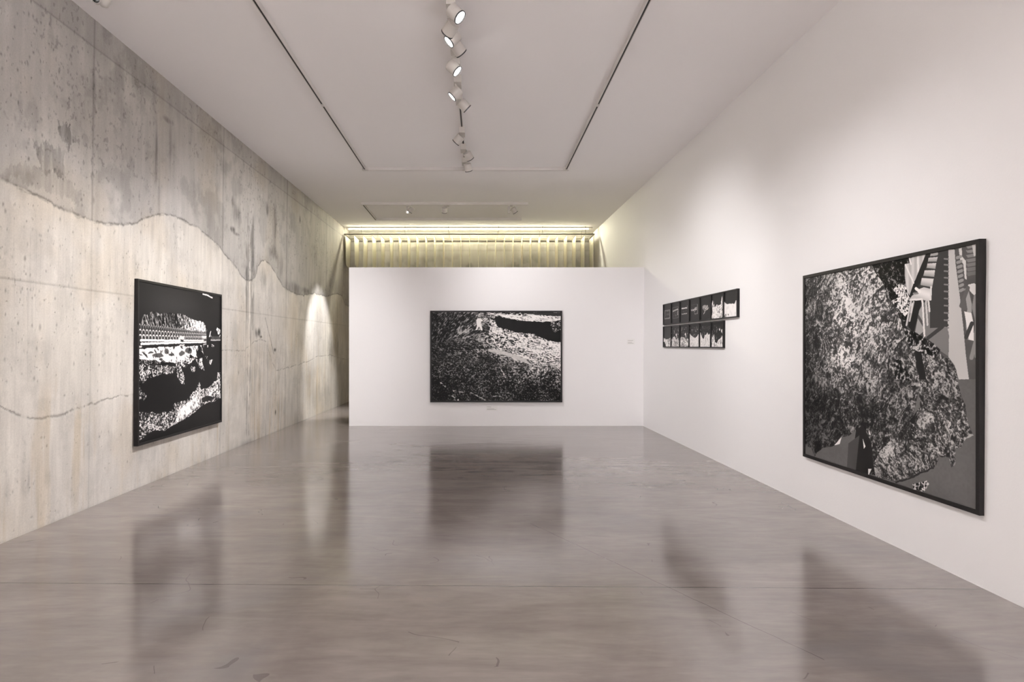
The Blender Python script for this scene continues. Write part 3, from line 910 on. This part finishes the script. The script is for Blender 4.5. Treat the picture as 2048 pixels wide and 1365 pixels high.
    rocky([(500, 470), (560, 490), (600, 515), (640, 560), (690, 590), (725, 640), (740, 720), (765, 800), (775, 880), (805, 935), (770, 950), (740, 985), (720, 1000), (722, 1060), (705, 1075), (690, 1030), (650, 1030), (625, 1075), (560, 1100), (470, 1125), (360, 1120), (345, 1050), (380, 1000), (480, 900), (560, 800), (545, 650)],
          0.20 * (0.2 + 1.6 * fbm(U * 6, v * 6, 571, 4)), 581, 0.9, sx=44, sy=20, gain=3.6)
    # deep crevice between them
    fill([(440, 660), (500, 880), (520, 960), (610, 1090), (650, 1365), (720, 1365), (680, 1100), (650, 990), (560, 900), (480, 760)], 0.018, True)
    fill([(400, 1180), (470, 1160), (600, 1365), (420, 1365)], rock(U, v, 0.13, 587, 40, 40, .5, 5), True)
    bits = rock(U, v, 0.15, 591, 60, 60, 0, 7)
    fill([(500, 860), (600, 910), (700, 950), (860, 1080), (820, 1160), (700, 1120), (560, 1050), (520, 960)], bits, True)
    # dark slot and paving at the bottom left
    fill([(270, 900), (300, 880), (340, 960), (345, 1080), (330, 1110), (235, 1085), (255, 1000)], 0.020, False, S1)
    fill([(235, 960), (285, 925), (268, 1085), (228, 1078)], 0.075, False, S1)
    for pts in ([(300, 940), (312, 975), (305, 985)], [(326, 898), (336, 925), (328, 922)], [(325, 1075), (340, 1075), (325, 1108)], [(172, 968), (205, 930), (196, 962)]):
        fill(pts, 0.85, False, S1)
    m = poly(jx, jy, S1((525, 1145), (590, 1130), (600, 1150), (580, 1180), (530, 1170)))
    g = np.where(m, rock(U, v, 0.22, 595, 70, 70, 0, 5), g)
    p, q = S1((450, 1140), (620, 1080)); g = np.where(seg(jx, jy, p, q) < 0.004, 0.03, g)
    return np.clip(g, 0, 1)


def art_small(row, k):
    def f(u, v):
        U = u * 1.15
        g = 0.008 + 0.010 * v
        s = 600 + row * 50 + k * 3
        jx = u + 0.02 * (fbm(u * 18, v * 18, s, 3) - .5); jy = v + 0.02 * (fbm(u * 18, v * 18, s + 1, 3) - .5)
        if row == 0 and k == 0:
            m = (u > .12) & (u < .88) & (v > .28) & (v < .74)
            g = np.where(m, np.clip(rock(U, v, 0.12, s, 30, 26, 0, 4), 0, .4), g)
            edge = m & ((u < .16) | (u > .84) | (v < .31) | (v > .71)); g = np.where(edge, 0.26, g)
            g = np.where((np.abs(v - .42) < .03) & (u > .3) & (u < .75), 0.015, g); g = np.where((np.abs(v - .60) < .03) & (u > .3) & (u < .75), 0.015, g)
        elif row == 0 and k == 1:
            m = (u > .14) & (u < .86) & (v > .21) & (v < .76)
            edge = m & ((u < .17) | (u > .83) | (v < .23) | (v > .74)); g = np.where(edge, 0.20, g)
            g = np.where(m & (np.abs(v - .36 + .1 * (u - .5)) < .035), rock(U, v, 0.5, s, 30, 50, 0, 3), g)
            g = np.where((u > .25) & (u < .72) & (v > .44) & (v < .68), rock(U, v, 0.07, s, 30, 30, 0, 4), g)
            g = np.where((u > .74) & (u < .84) & (v > .38) & (v < .62), rock(U, v, 0.4, s, 20, 30, 0, 3), g)
        elif row == 0 and k == 2:
            g = np.where((u > .15) & (u < .80) & (np.abs(jy - .345) < .028), 0.75, g)
            g = np.where((u > .15) & (u < .80) & (np.abs(jy - .615) < .020), 0.45, g)
            g = np.where((np.abs(u - .80) < .012) & (v > .24) & (v < .38), 0.35, g)
            g = np.where((u > .15) & (u < .8) & (v > .40) & (v < .57), rock(U, v, 0.03, s, 40, 60, 0, 4), g)
        elif row == 0 and k == 3:
            m = poly(jx, jy, [(.12, .46), (.5, .46), (.55, .40), (.74, .38), (.76, .52), (.62, .52), (.50, .64), (.40, .54), (.15, .54)])
            g = np.where(m, rock(U, v, .5, s, 26, 26, 0, 5), g)
            g = np.where((np.abs(u - .82) < .018) & (v > .27) & (v < .70), 0.45, g)
            g = np.where((u > .15) & (u < .82) & (np.abs(v - .26) < .01), 0.08, g)
            g = np.where((u > .5) & (u < .8) & (v > .66) & (v < .72), rock(U, v, .2, s, 30, 50, 0, 5), g)
        elif row == 0 and k == 4:
            m = poly(jx, jy, [(.20, .40), (.45, .36), (.70, .38), (.85, .52), (.72, .58), (.55, .62), (.38, .76), (.30, .76), (.42, .62), (.24, .52)])
            g = np.where(m, rock(U, v, .42, s, 26, 26, 0.5, 5), g)
        elif row == 0 and k == 5:
            m = poly(jx + 0.03 * (vn(u * 14, v * 9, s) - .5), jy, [(.0, .98), (.06, .72), (.02, .35), (.10, .22), (.14, .50), (.22, .30), (.30, .55), (.45, .42), (.62, .48), (.80, .45), (.90, .15), (.96, .10), (1, .95), (.8, 1), (.3, 1)])
            r = rock(U, v, .78, s, 14, 10, 0.4, 5.5)
            g = np.where(m, np.where(r > .42, .9, .04), g)
            g = np.where((v > .6) & (u > .12) & (u < .62), np.where(rock(U, v, .9, s + 1, 12, 12, 0, 3) > .4, .92, .1), g)
        elif row == 0 and k == 6:
            top = .50 + .10 * (fbm(u * 9, u * 0, s, 3) - .5) - .10 * (np.abs(u - .5) * 2) ** 4 - .05 * ss(.8, .95, u)
            g = np.where(v > top + .02 * (vn(u * 60, v * 8, s) - .5), .90 - .12 * ss(.5, .7, fbm(U * 7, v * 7, s + 2, 4)), g)
            g = np.where((v > .88) & (u < .35), g * (.2 + .8 * ss(.35, .6, fbm(U * 12, v * 12, s + 3, 3))), g)
        else:
            prof = {0: [(0, .48), (.08, .58), (.5, .63), (.9, .58), (1, .48)],
                    1: [(0, .62), (.1, .60), (.2, .55), (.35, .50), (.5, .56), (.6, .66), (.75, .58), (1, .60)],
                    2: [(0, .60), (.15, .52), (.3, .58), (.5, .56), (.6, .66), (.8, .60), (1, .66)],
                    3: [(0, .38), (.08, .46), (.2, .50), (.3, .55), (.45, .60), (.6, .60), (.8, .52), (1, .42)],
                    4: [(0, .36), (.1, .48), (.2, .60), (.35, .66), (.45, .52), (.58, .50), (.7, .38), (.8, .50), (1, .44)],
                    5: [(0, .50), (.1, .62), (.2, .48), (.3, .80), (.45, .85), (.6, .72), (.75, .66), (.9, .60), (1, .50)]}[k]
            pr = np.array(prof)
            top = np.interp(u, pr[:, 0], pr[:, 1]) + .07 * (fbm(u * 16, u * 0, s, 3) - .5)
            m = v > top
            br = [.72, .55, .55, .93, .95, .80][k]
            r = rock(U, v, br, s + 5, 16, 8, .2, 5.0 if k in (0, 1, 2, 5) else 2.0)
            val = np.where(r > .40, .9, .10) if k in (0, 1, 2, 5) else np.clip(r, .6, .92)
            g = np.where(m, val, g)
            if k == 0: g = np.where(poly(jx, jy, [(0, .75), (.15, .78), (.35, 1), (0, 1)]), .01, g)
            sp = ss(.74, .80, fbm(U * 22, v * 14, s + 9, 2)) * (v < top) * (v > .08) * (k in (1, 2, 3, 4, 5)) * (.5 if k < 4 else .3)
            g = np.maximum(g, sp)
            if k in (1, 2):
                g = np.where(np.hypot((u - .60) / .07, (v - .42) / .06) < 1, .9, g); g = np.where(np.hypot((u - .66) / .05, (v - .52) / .06) < 1, .6, g)
            if k == 5:
                for a, b, r_ in ((.70, .30, .04), (.88, .36, .05), (.98, .45, .05)):
                    g = np.where(np.hypot(jx - a, (jy - b) * .8) < r_, .75, g)
        return np.clip(g, 0, .95)
    return f


TINT = np.array([1.0, 0.965, 0.95])


def framed(name, origin, xdir, width, height, depth, rail, fn, nu, nv, label, cat='framed picture', group=None, part='photograph'):
    """frame standing against a wall; origin = lower corner of the front face, xdir = along the picture left to right as seen"""
    xdir = Vector(xdir).normalized(); up = Vector((0, 0, 1)); n = xdir.cross(up).normalized()     # n points to the room
    M = Matrix((xdir, up, n)).transposed().to_4x4(); M.translation = Vector(origin)
    base = Vector(origin) + xdir * width / 2 - n * depth
    root = empty(name, base, label, cat, group)
    inv = Matrix.Translation(-base)
    T = inv @ M
    bm = bmesh.new()
    A, B, r, d = width, height, rail, depth
    lip = min(0.011, d * 0.3)
    # mitred rails: outer rect, inner rect, inner recess
    def ring(x0, y0, x1, y1, z): return [bm.verts.new((x, y, z)) for x, y in ((x0, y0), (x1, y0), (x1, y1), (x0, y1))]
    e = 0.0012
    r0 = ring(0, 0, A, B, -d); r1 = ring(0, 0, A, B, -e); r2 = ring(e, e, A - e, B - e, 0)
    r3 = ring(r - e, r - e, A - r + e, B - r + e, 0); r4 = ring(r, r, A - r, B - r, -e); r5 = ring(r, r, A - r, B - r, -lip)
    for a_, b_ in ((r0, r1), (r1, r2), (r2, r3), (r3, r4), (r4, r5)):
        for i in range(4):
            j = (i + 1) % 4
            bm.faces.new((a_[i], a_[j], b_[j], b_[i]))
    bm.faces.new(list(reversed(r0)))
    bmesh.ops.transform(bm, matrix=T, verts=bm.verts)
    obj('frame', bm, FRAME, root)
    us = np.linspace(0, 1, nu); vs = np.linspace(0, 1, nv)
    u, v = np.meshgrid(us, vs, indexing='ij')
    g = fn(u, v)
    lx = r + u * (A - 2 * r); ly = B - r - v * (B - 2 * r); lz = 0 * u - lip + 0.0005
    R = np.array(T)
    P = np.stack([R[i, 0] * lx + R[i, 1] * ly + R[i, 2] * lz + R[i, 3] for i in range(3)], -1)
    grid_mesh(part, P, g[..., None] * TINT, PRINT, root, flip=True)
    return root


# left wall picture
n0 = Vector((-3.768, 6.61, 0.485)); n1 = Vector((-3.745, 8.71, 0.485))
dirL = Vector((n1.x - n0.x, n1.y - n0.y, 0))
framed('framed_photograph', n0, dirL, dirL.length, 1.850, 0.049, 0.027, art_left, 440, 520,
       'large black-framed photograph of stadium seats above dark water, on the concrete wall')
# centre picture
framed('framed_photograph', (-0.983, PZ - 0.048, 0.475), (1, 0, 0), 2.605, 1.806, 0.0475, 0.032, art_centre, 620, 430,
       'wide black-framed photograph of a rocky slope with a tiny figure in white, on the partition')
# right wall picture
a0 = Vector((3.254, 6.05, 0.480)); a1 = Vector((3.277, 3.938, 0.480))
dirR = Vector((a1.x - a0.x, a1.y - a0.y, 0))
framed('framed_photograph', a0, dirR, dirR.length, 1.820, 0.046, 0.030, art_right, 700, 720,
       'largest black-framed photograph, silvery rock mass beside rows of pale chairs, on the white right wall')

# thirteen small pictures
ORD = ['leftmost', 'second', 'third', 'fourth', 'fifth', 'sixth', 'seventh']
LOOK = {(0, 0): 'with a grey square of faint marks', (0, 1): 'with a thin grey outlined box and a pale bar', (0, 2): 'with two short white bars on black',
        (0, 3): 'with a small pale cluster beside an upright line', (0, 4): 'with a small scattered grey cluster on black', (0, 5): 'with ragged white splashes filling its lower part',
        (0, 6): 'with a solid white lower half', (1, 0): 'with a curved white bottom band', (1, 1): 'with a pale dot above white streaks, black sky',
        (1, 2): 'with white streaks and a pale dot near its middle', (1, 3): 'with a bright white base dipping in the middle', (1, 4): 'with a bright white base rising in spikes',
        (1, 5): 'with broken white shapes and small specks'}
dS = Vector((0.0100, -1, 0)).normalized()
for row in range(2):
    for k in range(7 if row == 0 else 6):
        Z0 = 10.585 - 0.4300 * k
        x = 3.2245 + 0.0075 * (10.585 - Z0)
        z0 = 1.955 if row == 0 else 1.562
        hgt = 0.364 if row == 0 else 0.370
        lab = 'small picture %s, %s in %s row' % (LOOK[(row, k)], ORD[k], ('upper', 'lower')[row])
        framed('small_framed_picture', (x, Z0, z0), dS, 0.418, hgt, 0.037, 0.016, art_small(row, k), 70, 70, lab,
               'framed picture', 'small framed pictures hung in two rows on the right wall', 'print')


# wall labels
def wall_card(x0, x1, z0, z1, lines, label):
    root = empty('wall_label', ((x0 + x1) / 2, PZ, z0), label, 'label')
    bm = bmesh.new(); w2 = (x1 - x0) / 2
    box(bm, -w2, w2, -0.004, -0.0005, 0, z1 - z0, 0.0005)
    obj('card', bm, CARD, root)
    bm = bmesh.new()
    for lx0, lx1, lz in lines:
        box(bm, -w2 + lx0, -w2 + lx1, -0.0046, -0.0041, lz, lz + 0.006)
    obj('printed_text', bm, INK, root)


p = PX(972, 822, PZ); q = PX(995, 812, PZ)
wall_card(p.x, q.x, p.z, q.z, [(0.02, 0.20, 0.020), (0.02, 0.16, 0.036), (0.02, 0.10, 0.070)], 'small white text label on the partition below the wide photograph')
p = PX(1254, 690, PZ); q = PX(1270, 678, PZ)
wall_card(p.x, q.x, p.z, q.z, [(0.015, 0.13, 0.025), (0.015, 0.10, 0.045), (0.015, 0.12, 0.080)], 'faint white text label near the right end of the partition')


# ------------------------------------------------------------------ ceiling tracks
RH, RW = 0.055, 0.036


def rail_part(root, p0, p1, name='rail', slot=True):
    """surface-mounted channel from p0 to p1 (x, y) under the ceiling with a slot along its underside"""
    o0 = root.location
    a = Vector((p0[0], p0[1], 0)); b = Vector((p1[0], p1[1], 0))
    d = (b - a); L = d.length; d.normalize(); s = Vector((d.y, -d.x, 0))
    M = Matrix((d, s, Vector((0, 0, 1)))).transposed().to_4x4()
    M.translation = Vector((a.x - o0.x, a.y - o0.y, H - RH - o0.z))
    bm = bmesh.new()
    w2, sl = RW / 2, 0.0095
    # profile with slot (closed C section)
    prof = [(-w2, RH), (-w2, 0), (-sl, 0), (-sl, 0.02), (sl, 0.02), (sl, 0), (w2, 0), (w2, RH)]
    vs0 = [bm.verts.new((0, y, z)) for y, z in prof]; vs1 = [bm.verts.new((L, y, z)) for y, z in prof]
    n = len(prof)
    for i in range(n):
        j = (i + 1) % n
        bm.faces.new((vs0[i], vs0[j], vs1[j], vs1[i]))
    bm.faces.new(vs0); bm.faces.new(list(reversed(vs1)))
    bmesh.ops.recalc_face_normals(bm, faces=bm.faces)
    bmesh.ops.transform(bm, matrix=M, verts=bm.verts)
    r = obj(name, bm, RAIL, root)
    if slot:
        bm = bmesh.new(); box(bm, 0.02, L - 0.02, -sl + 0.0003, sl - 0.0003, 0.0006, 0.0195)
        bmesh.ops.transform(bm, matrix=M, verts=bm.verts)
        obj('conductor_slot', bm, SLOT, r)
    return r


tr = empty('lighting_track', (-0.26, 8, H), 'long white rectangular ceiling track with a middle rail, black slots along it', 'lighting track')
XLt, XRt, XM, ZT = -2.062, 1.545, -0.262, 10.80
rail_part(tr, (XLt, -1.5), (XLt, 7.84))
rail_part(tr, (XLt, 7.90), (XLt, ZT - .06))
rail_part(tr, (XRt, -1.5), (XRt, 7.84))
rail_part(tr, (XRt, 7.90), (XRt, ZT - .06))
rail_part(tr, (XM, -1.5), (XM, ZT - .06))
rail_part(tr, (XLt + .05, ZT), (XM - .05, ZT), slot=False)
rail_part(tr, (XM + .05, ZT), (XRt - .05, ZT), slot=False)
for x, y in ((XLt, 7.87), (XRt, 7.87), (XLt, ZT), (XRt, ZT), (XM, ZT)):
    bm = bmesh.new()
    e = 0.052 if y == ZT else 0.0305
    box(bm, x - (e if y == ZT else .0195) - tr.location.x, x + (e if y == ZT else .0195) - tr.location.x, y - e - 8, y + (0.020 if y == ZT else e) - 8, -RH - 0.002, 0, 0.002)
    obj('connector', bm, RAIL, tr)
t2 = empty('lighting_track', (-0.8, 14.2, H), 'short white three-sided ceiling track above the partition, open on its right side', 'lighting track')
rail_part(t2, (-2.66, 13.44), (1.075, 13.44), slot=False)
rail_part(t2, (-2.62, 13.46), (-2.62, 15.08), slot=True)
rail_part(t2, (-2.64, 15.10), (1.04, 15.10), slot=False)


# ------------------------------------------------------------------ spotlights
def spotlight(head, target, box_y, label, group, lit=True, power=1.0, cone=62, blend=0.7, track_x=XM, box_side=1, along='y', color=(1.0, 0.978, 0.978), radius=0.045, track_y=None):
    """white track spotlight: driver box under the rail, arm, cylindrical head aimed at target"""
    head = Vector(head); target = Vector(target)
    by = box_y if track_y is None else track_y
    base = Vector((track_x, by, H - RH))
    root = empty('track_spotlight', base, label, 'spotlight', group)
    bm = bmesh.new()
    if along == 'y':
        box(bm, -0.043, 0.043, -0.10, 0.10, -0.088, -0.003, 0.003)
        arm_top = Vector((0, (head.y - by), -0.088))
    else:
        box(bm, -0.030, 0.030, -0.030, 0.030, -0.030, -0.002, 0.002)
        box(bm, -0.075, -0.028, -0.028, 0.028, -0.19, -0.020, 0.003)
        arm_top = Vector((-0.03, 0, -0.12))
    obj('driver_box', bm, LAMP, root)
    h = head - base
    d = (target - head).normalized()
    # arm: short round stem from the box into the back of the head
    bm = bmesh.new()
    a = Vector((max(-.035, min(.035, h.x)), max(-.09, min(.09, arm_top.y)), -0.070)) if along == 'y' else arm_top
    v_ = (h - a); L = v_.length
    lathe(bm, [(0, 0), (0.012, 0), (0.012, L), (0, L)], None, 16)
    rot = v_.to_track_quat('Z', 'Y').to_matrix().to_4x4()
    bmesh.ops.transform(bm, matrix=Matrix.Translation(a) @ rot, verts=bm.verts)
    obj('arm', bm, LAMP, root, smooth=False)
    rot = d.to_track_quat('Z', 'Y').to_matrix().to_4x4()
    T = Matrix.Translation(h) @ rot
    R_, HL = 0.062, 0.062
    bm = bmesh.new()
    lathe(bm, [(0, -HL), (R_ - .006, -HL), (R_, -HL + .006), (R_, HL), (R_ - .003, HL), (R_ - .003, HL - .02), (0.0, HL - .02)], T, 40)
    hd = obj('head', bm, LAMP, root)
    bm = bmesh.new()
    lathe(bm, [(R_ - .0029, HL - .018), (R_ + .0015, HL - .006), (R_ + .0015, HL + .001), (R_ - .006, HL + .001), (R_ - .006, HL - .018)], T, 40)
    obj('rim', bm, RIM, hd)
    bm = bmesh.new()
    lathe(bm, [(0, HL - .019), (R_ - .008, HL - .019), (R_ - .008, HL - .008), (R_ - .014, HL - .005), (0, HL - .004)], T, 40)
    obj('lens', bm, LENS if lit else LENSOFF, hd)
    if lit:
        ld = bpy.data.lights.new('spot_beam', 'SPOT')
        ld.energy = LAMP_W * power; ld.spot_size = math.radians(cone); ld.spot_blend = blend
        ld.shadow_soft_size = radius; ld.color = color
        lo = bpy.data.objects.new('spot_beam', ld); COL.objects.link(lo); lo.parent = root
        lo.matrix_local = Matrix.Translation(h + d * (HL + 0.02)) @ (-d).to_track_quat('Z', 'Y').to_matrix().to_4x4()
    return root


G = 'white spotlights on the middle rail'
RW_ = lambda Z, z: (XR(Z, z), Z, z)
LW_ = lambda Z, z: (XL(Z, z), Z, z)
spotlight(PX(911, 27, 5.35), RW_(4.4, .95), 5.47, 'white track spotlight nearest the camera, bright lens turned to the right wall', G, cone=72, blend=1.0, power=.36)
spotlight(PX(901, 57, 5.62), LW_(9.8, 1.5), 5.70, 'white track spotlight with dark rim edge-on, just behind the brightest lamp', G, cone=66, blend=1.0, power=1.00)
spotlight(PX(906, 76, 5.86), LW_(5.4, .9), 5.90, 'white track spotlight with narrow glowing lens, third from the camera', G, cone=68, blend=1.0, power=0.84)
spotlight(PX(916, 97, 6.14), RW_(9.4, 1.1), 6.24, 'boxy white track spotlight turned away to the right, thin lit edge below', G, cone=68, blend=1.0, power=.50)
spotlight(PX(907, 136, 6.42), RW_(5.9, 1.1), 6.62, 'white drum track spotlight with large black-ringed glowing lens facing right', G, cone=70, blend=1.0, power=.36)
spotlight(PX(911, 187, 7.02), LW_(7.0, 1.1), 7.06, 'white track spotlight with slanted glowing lens facing left', G, cone=68, blend=1.0, power=0.86)
spotlight(PX(928, 211, 7.42), RW_(8.6, 1.3), 7.55, 'white track spotlight half hidden behind its box, aimed right', G, cone=82, blend=1.0, power=.37)
spotlight(PX(917, 279, 8.70), LW_(10.6, 1.3), 8.72, 'white track spotlight tilting left under a grooved box, beyond the empty slot', G, cone=84, blend=1.0, power=0.70)
spotlight(PX(937, 312, 9.42), (2.0, PZ, 1.4), 9.45, 'white drum track spotlight showing its round back, second from the rail end', G, cone=92, blend=1.0, power=.31)
spotlight(PX(936, 335, 9.98), (0.5, PZ, 1.3), 10.12, 'bright white track spotlight at the far end of the middle rail', G, cone=92, blend=1.0, power=.11)
GB = 'unseen fill spotlights added behind the camera'  # unseen lamps added as fill, brightening the room by bounce
for Z, tx, ty, tz, pw in ((-1.6, -3.0, -4, 2.0, 1.), (-1.2, 2.6, -4, 2.0, 1.), (-.7, -1.2, -4, 2.2, 1.2), (-.2, 1.0, -4, 2.2, 1.2),
                      (.4, 3.3, -1.6, 1.6, 1.), (.9, -3.8, -1.4, 1.6, 1.), (1.2, 3.3, -.9, 1.5, .8), (1.5, -3.8, -.9, 1.5, .8)):
    spotlight((XM + (.07 if tx > 0 else -.07), Z, 4.56), (tx, ty, tz), Z, 'added white fill spotlight on the middle rail overhead, unseen above the camera', GB, cone=84, blend=1.0, power=pw * 2.5)
G2 = 'white spotlights on the short track above the partition'
spotlight(PX(822, 420, 13.40), LW_(14.0, 1.35), 13.44, 'left spotlight on the short track above the partition', G2, cone=42, blend=.55, power=2.0, track_x=-1.58, along='x')
spotlight(PX(889, 420, 13.40), (-0.9, 16.9, 0.4), 13.44, 'middle spotlight on the short track, the smallest looking of its three', G2, cone=50, power=.12, track_x=-.72, along='x')
spotlight(PX(1028, 421, 13.40), RW_(14.8, 1.0), 13.44, 'right spotlight on the short track above the partition', G2, cone=40, power=.15, track_x=.70, along='x')


# ------------------------------------------------------------------ security camera top left
c = PX(205, -6, 5.45)
root = empty('security_camera', (c.x, c.y, H), 'small white turret security camera with black lens on the ceiling by the concrete wall', 'security camera')
bm = bmesh.new(); lathe(bm, [(0, 0), (.062, 0), (.062, -.018), (.050, -.030), (0, -.030)], None, 36)
obj('ceiling_base', bm, LAMP, root, True)
bm = bmesh.new(); lathe(bm, [(0, -.028), (.046, -.030), (.050, -.060), (.046, -.085), (.032, -.118), (.012, -.128), (0, -.130)], Matrix.Translation((.018, 0, 0)), 36)
obj('body', bm, LAMP, root, True)
d = Vector((.25, -1, -.25)).normalized()
T = Matrix.Translation((-.035, -.02, -.075)) @ d.to_track_quat('Z', 'Y').to_matrix().to_4x4()
bm = bmesh.new(); lathe(bm, [(0, -.03), (.030, -.03), (.038, 0), (.038, .03), (.032, .034), (.030, .030)], T, 36)
b_ = obj('lens_barrel', bm, LAMP, root)
bm = bmesh.new(); lathe(bm, [(.030, .029), (.026, .033), (.010, .035), (0, .035)], T, 36)
obj('lens', bm, GLASSB, b_, True)


# ------------------------------------------------------------------ hanging fabric row with LED tube
ZFR, ZBR, ZR_ = 16.15, 16.86, 4.59
x0, x1 = PX(686.5, 469, ZFR).x + 0.02, PX(1189, 469, ZFR).x
rl = empty('curtain_rail_frame', ((x0 + x1) / 2, ZFR, ZR_), 'thin dark rail frame hung from the ceiling in front of the far wall', 'curtain rail')
cx0 = (x0 + x1) / 2
bm = bmesh.new(); box(bm, x0 - cx0, x1 - cx0, -0.018, 0.018, -0.012, 0.012, 0.003)
obj('front_rail', bm, DARKMETAL, rl)
bm = bmesh.new(); box(bm, x0 - cx0 + .03, x1 - cx0 - .03, ZBR - ZFR - .015, ZBR - ZFR + .015, -0.018, 0.018, 0.003)
obj('back_rail', bm, DARKMETAL, rl)
for x in (x0 - cx0 + .012, x1 - cx0 - .012):
    bm = bmesh.new(); box(bm, x - .010, x + .010, 0.018, ZBR - ZFR - .015, -0.010, 0.010)
    obj('side_rail', bm, DARKMETAL, rl)
for px in (723, 810, 897, 997, 1085, 1171):
    x = PX(px, 460, ZFR).x - cx0
    bm = bmesh.new(); lathe(bm, [(0, 0.010), (.006, 0.010), (.006, H - ZR_), (0, H - ZR_)], Matrix.Translation((x, 0, 0)), 10)
    obj('hanger_rod', bm, DARKMETAL, rl)
for px in (899, 995, 1079, 1163):
    x = PX(px, 470, ZBR).x - cx0
    bm = bmesh.new(); lathe(bm, [(0, 0.015), (.006, 0.015), (.006, H - ZR_), (0, H - ZR_)], Matrix.Translation((x, ZBR - ZFR, 0)), 10)
    obj('hanger_rod', bm, DARKMETAL, rl)
tb = empty('led_tube_light', (cx0, ZFR + 0.14, 4.760), 'long glowing warm LED tube under the ceiling above the hanging fabric', 'tube light')
bm = bmesh.new(); lathe(bm, [(0, 0), (.014, 0), (.014, x1 - x0 - .24), (0, x1 - x0 - .24)], Matrix.Translation((x0 - cx0 + .10, 0, 0)) @ Matrix.Rotation(math.pi / 2, 4, 'Y'), 14)
obj('glowing_tube', bm, TUBE, tb)
for x in (x0 - cx0 + .08, x1 - cx0 - .142):
    bm = bmesh.new(); box(bm, x, x + .022, -.017, .017, -.018, .040, .002)
    obj('end_cap', bm, RAIL, tb)

bm = bmesh.new()
hx0, hx1 = x0 - cx0 + .03, x1 - cx0 - .03
box(bm, hx0, hx1, -0.040, -0.036, 0.006, 0.040)  # strip added to hold the tube's glow off the ceiling in front
obj('added_glow_shield', bm, RAIL, tb)
WORD = ['first', 'second', 'third', 'fourth', 'fifth', 'sixth', 'seventh', 'eighth', 'ninth', 'tenth', 'eleventh', 'twelfth', 'thirteenth', 'fourteenth', 'fifteenth']


def fabric_fin(x, label, tip, sway):
    root = empty('hanging_fabric_panel', (x, (ZFR + ZBR) / 2, ZR_ - 0.030), label, 'fabric panel', 'pale fabric panels hanging side by side in front of the far wall')
    nz, ny = 26, 12
    D2 = (ZBR - ZFR) / 2 - 0.012
    Hh = ZR_ - 0.030 - tip
    bm = bmesh.new()
    V = []
    for side in (0, 1):
        gridv = []
        for i in range(nz):
            t = i / (nz - 1)
            wd = D2 * ((1 - 0.30 * t) if t < 0.9 else 0.73 * math.sqrt(max(0.0, 1 - ((t - .9) / .1001) ** 2)) + 0.0) if t < 1 else 0.002
            row = []
            for j in range(ny):
                s_ = -1 + 2 * j / (ny - 1)
                bulge = 0.007 * (1 - s_ * s_) * math.sin(math.pi * min(1, t * 1.1)) + 0.003 * math.sin(9 * s_ + 3 * sway)
                xx = (0.004 + bulge) * (1 if side else -1) * (0.3 + 0.7 * math.sin(math.pi * min(1, .08 + t * .9))) + sway * 0.004 * t
                row.append(bm.verts.new((xx, s_ * wd, -t * Hh)))
            gridv.append(row)
        V.append(gridv)
        for i in range(nz - 1):
            for j in range(ny - 1):
                q = (gridv[i][j], gridv[i][j + 1], gridv[i + 1][j + 1], gridv[i + 1][j])
                bm.faces.new(q if side else q[::-1])
    for gi in (0, ny - 1):
        for i in range(nz - 1):
            bm.faces.new((V[0][i][gi], V[1][i][gi], V[1][i + 1][gi], V[0][i + 1][gi]))
    for i in (0, nz - 1):
        for j in range(ny - 1):
            bm.faces.new((V[0][i][j], V[0][i][j + 1], V[1][i][j + 1], V[1][i][j]))
    bmesh.ops.recalc_face_normals(bm, faces=bm.faces)
    obj('fabric', bm, FABRIC, root, True)
    bm = bmesh.new()
    box(bm, -.005, .005, -D2, D2, -.004, .008)
    obj('header_bar', bm, DARKMETAL, root)


pitch = (x1 - x0 - 0.05) / 28
for k in range(29):
    if k < 14: lab = 'pale hanging fabric panel, %s from the concrete wall' % WORD[k]
    elif k == 14: lab = 'pale hanging fabric panel in the middle of the row, seen edge-on'
    else: lab = 'pale hanging fabric panel, %s from the white right wall' % WORD[28 - k]
    fabric_fin(x0 + 0.03 + pitch * k, lab, 3.74 if k < 2 else 3.60, math.sin(k * 2.3))
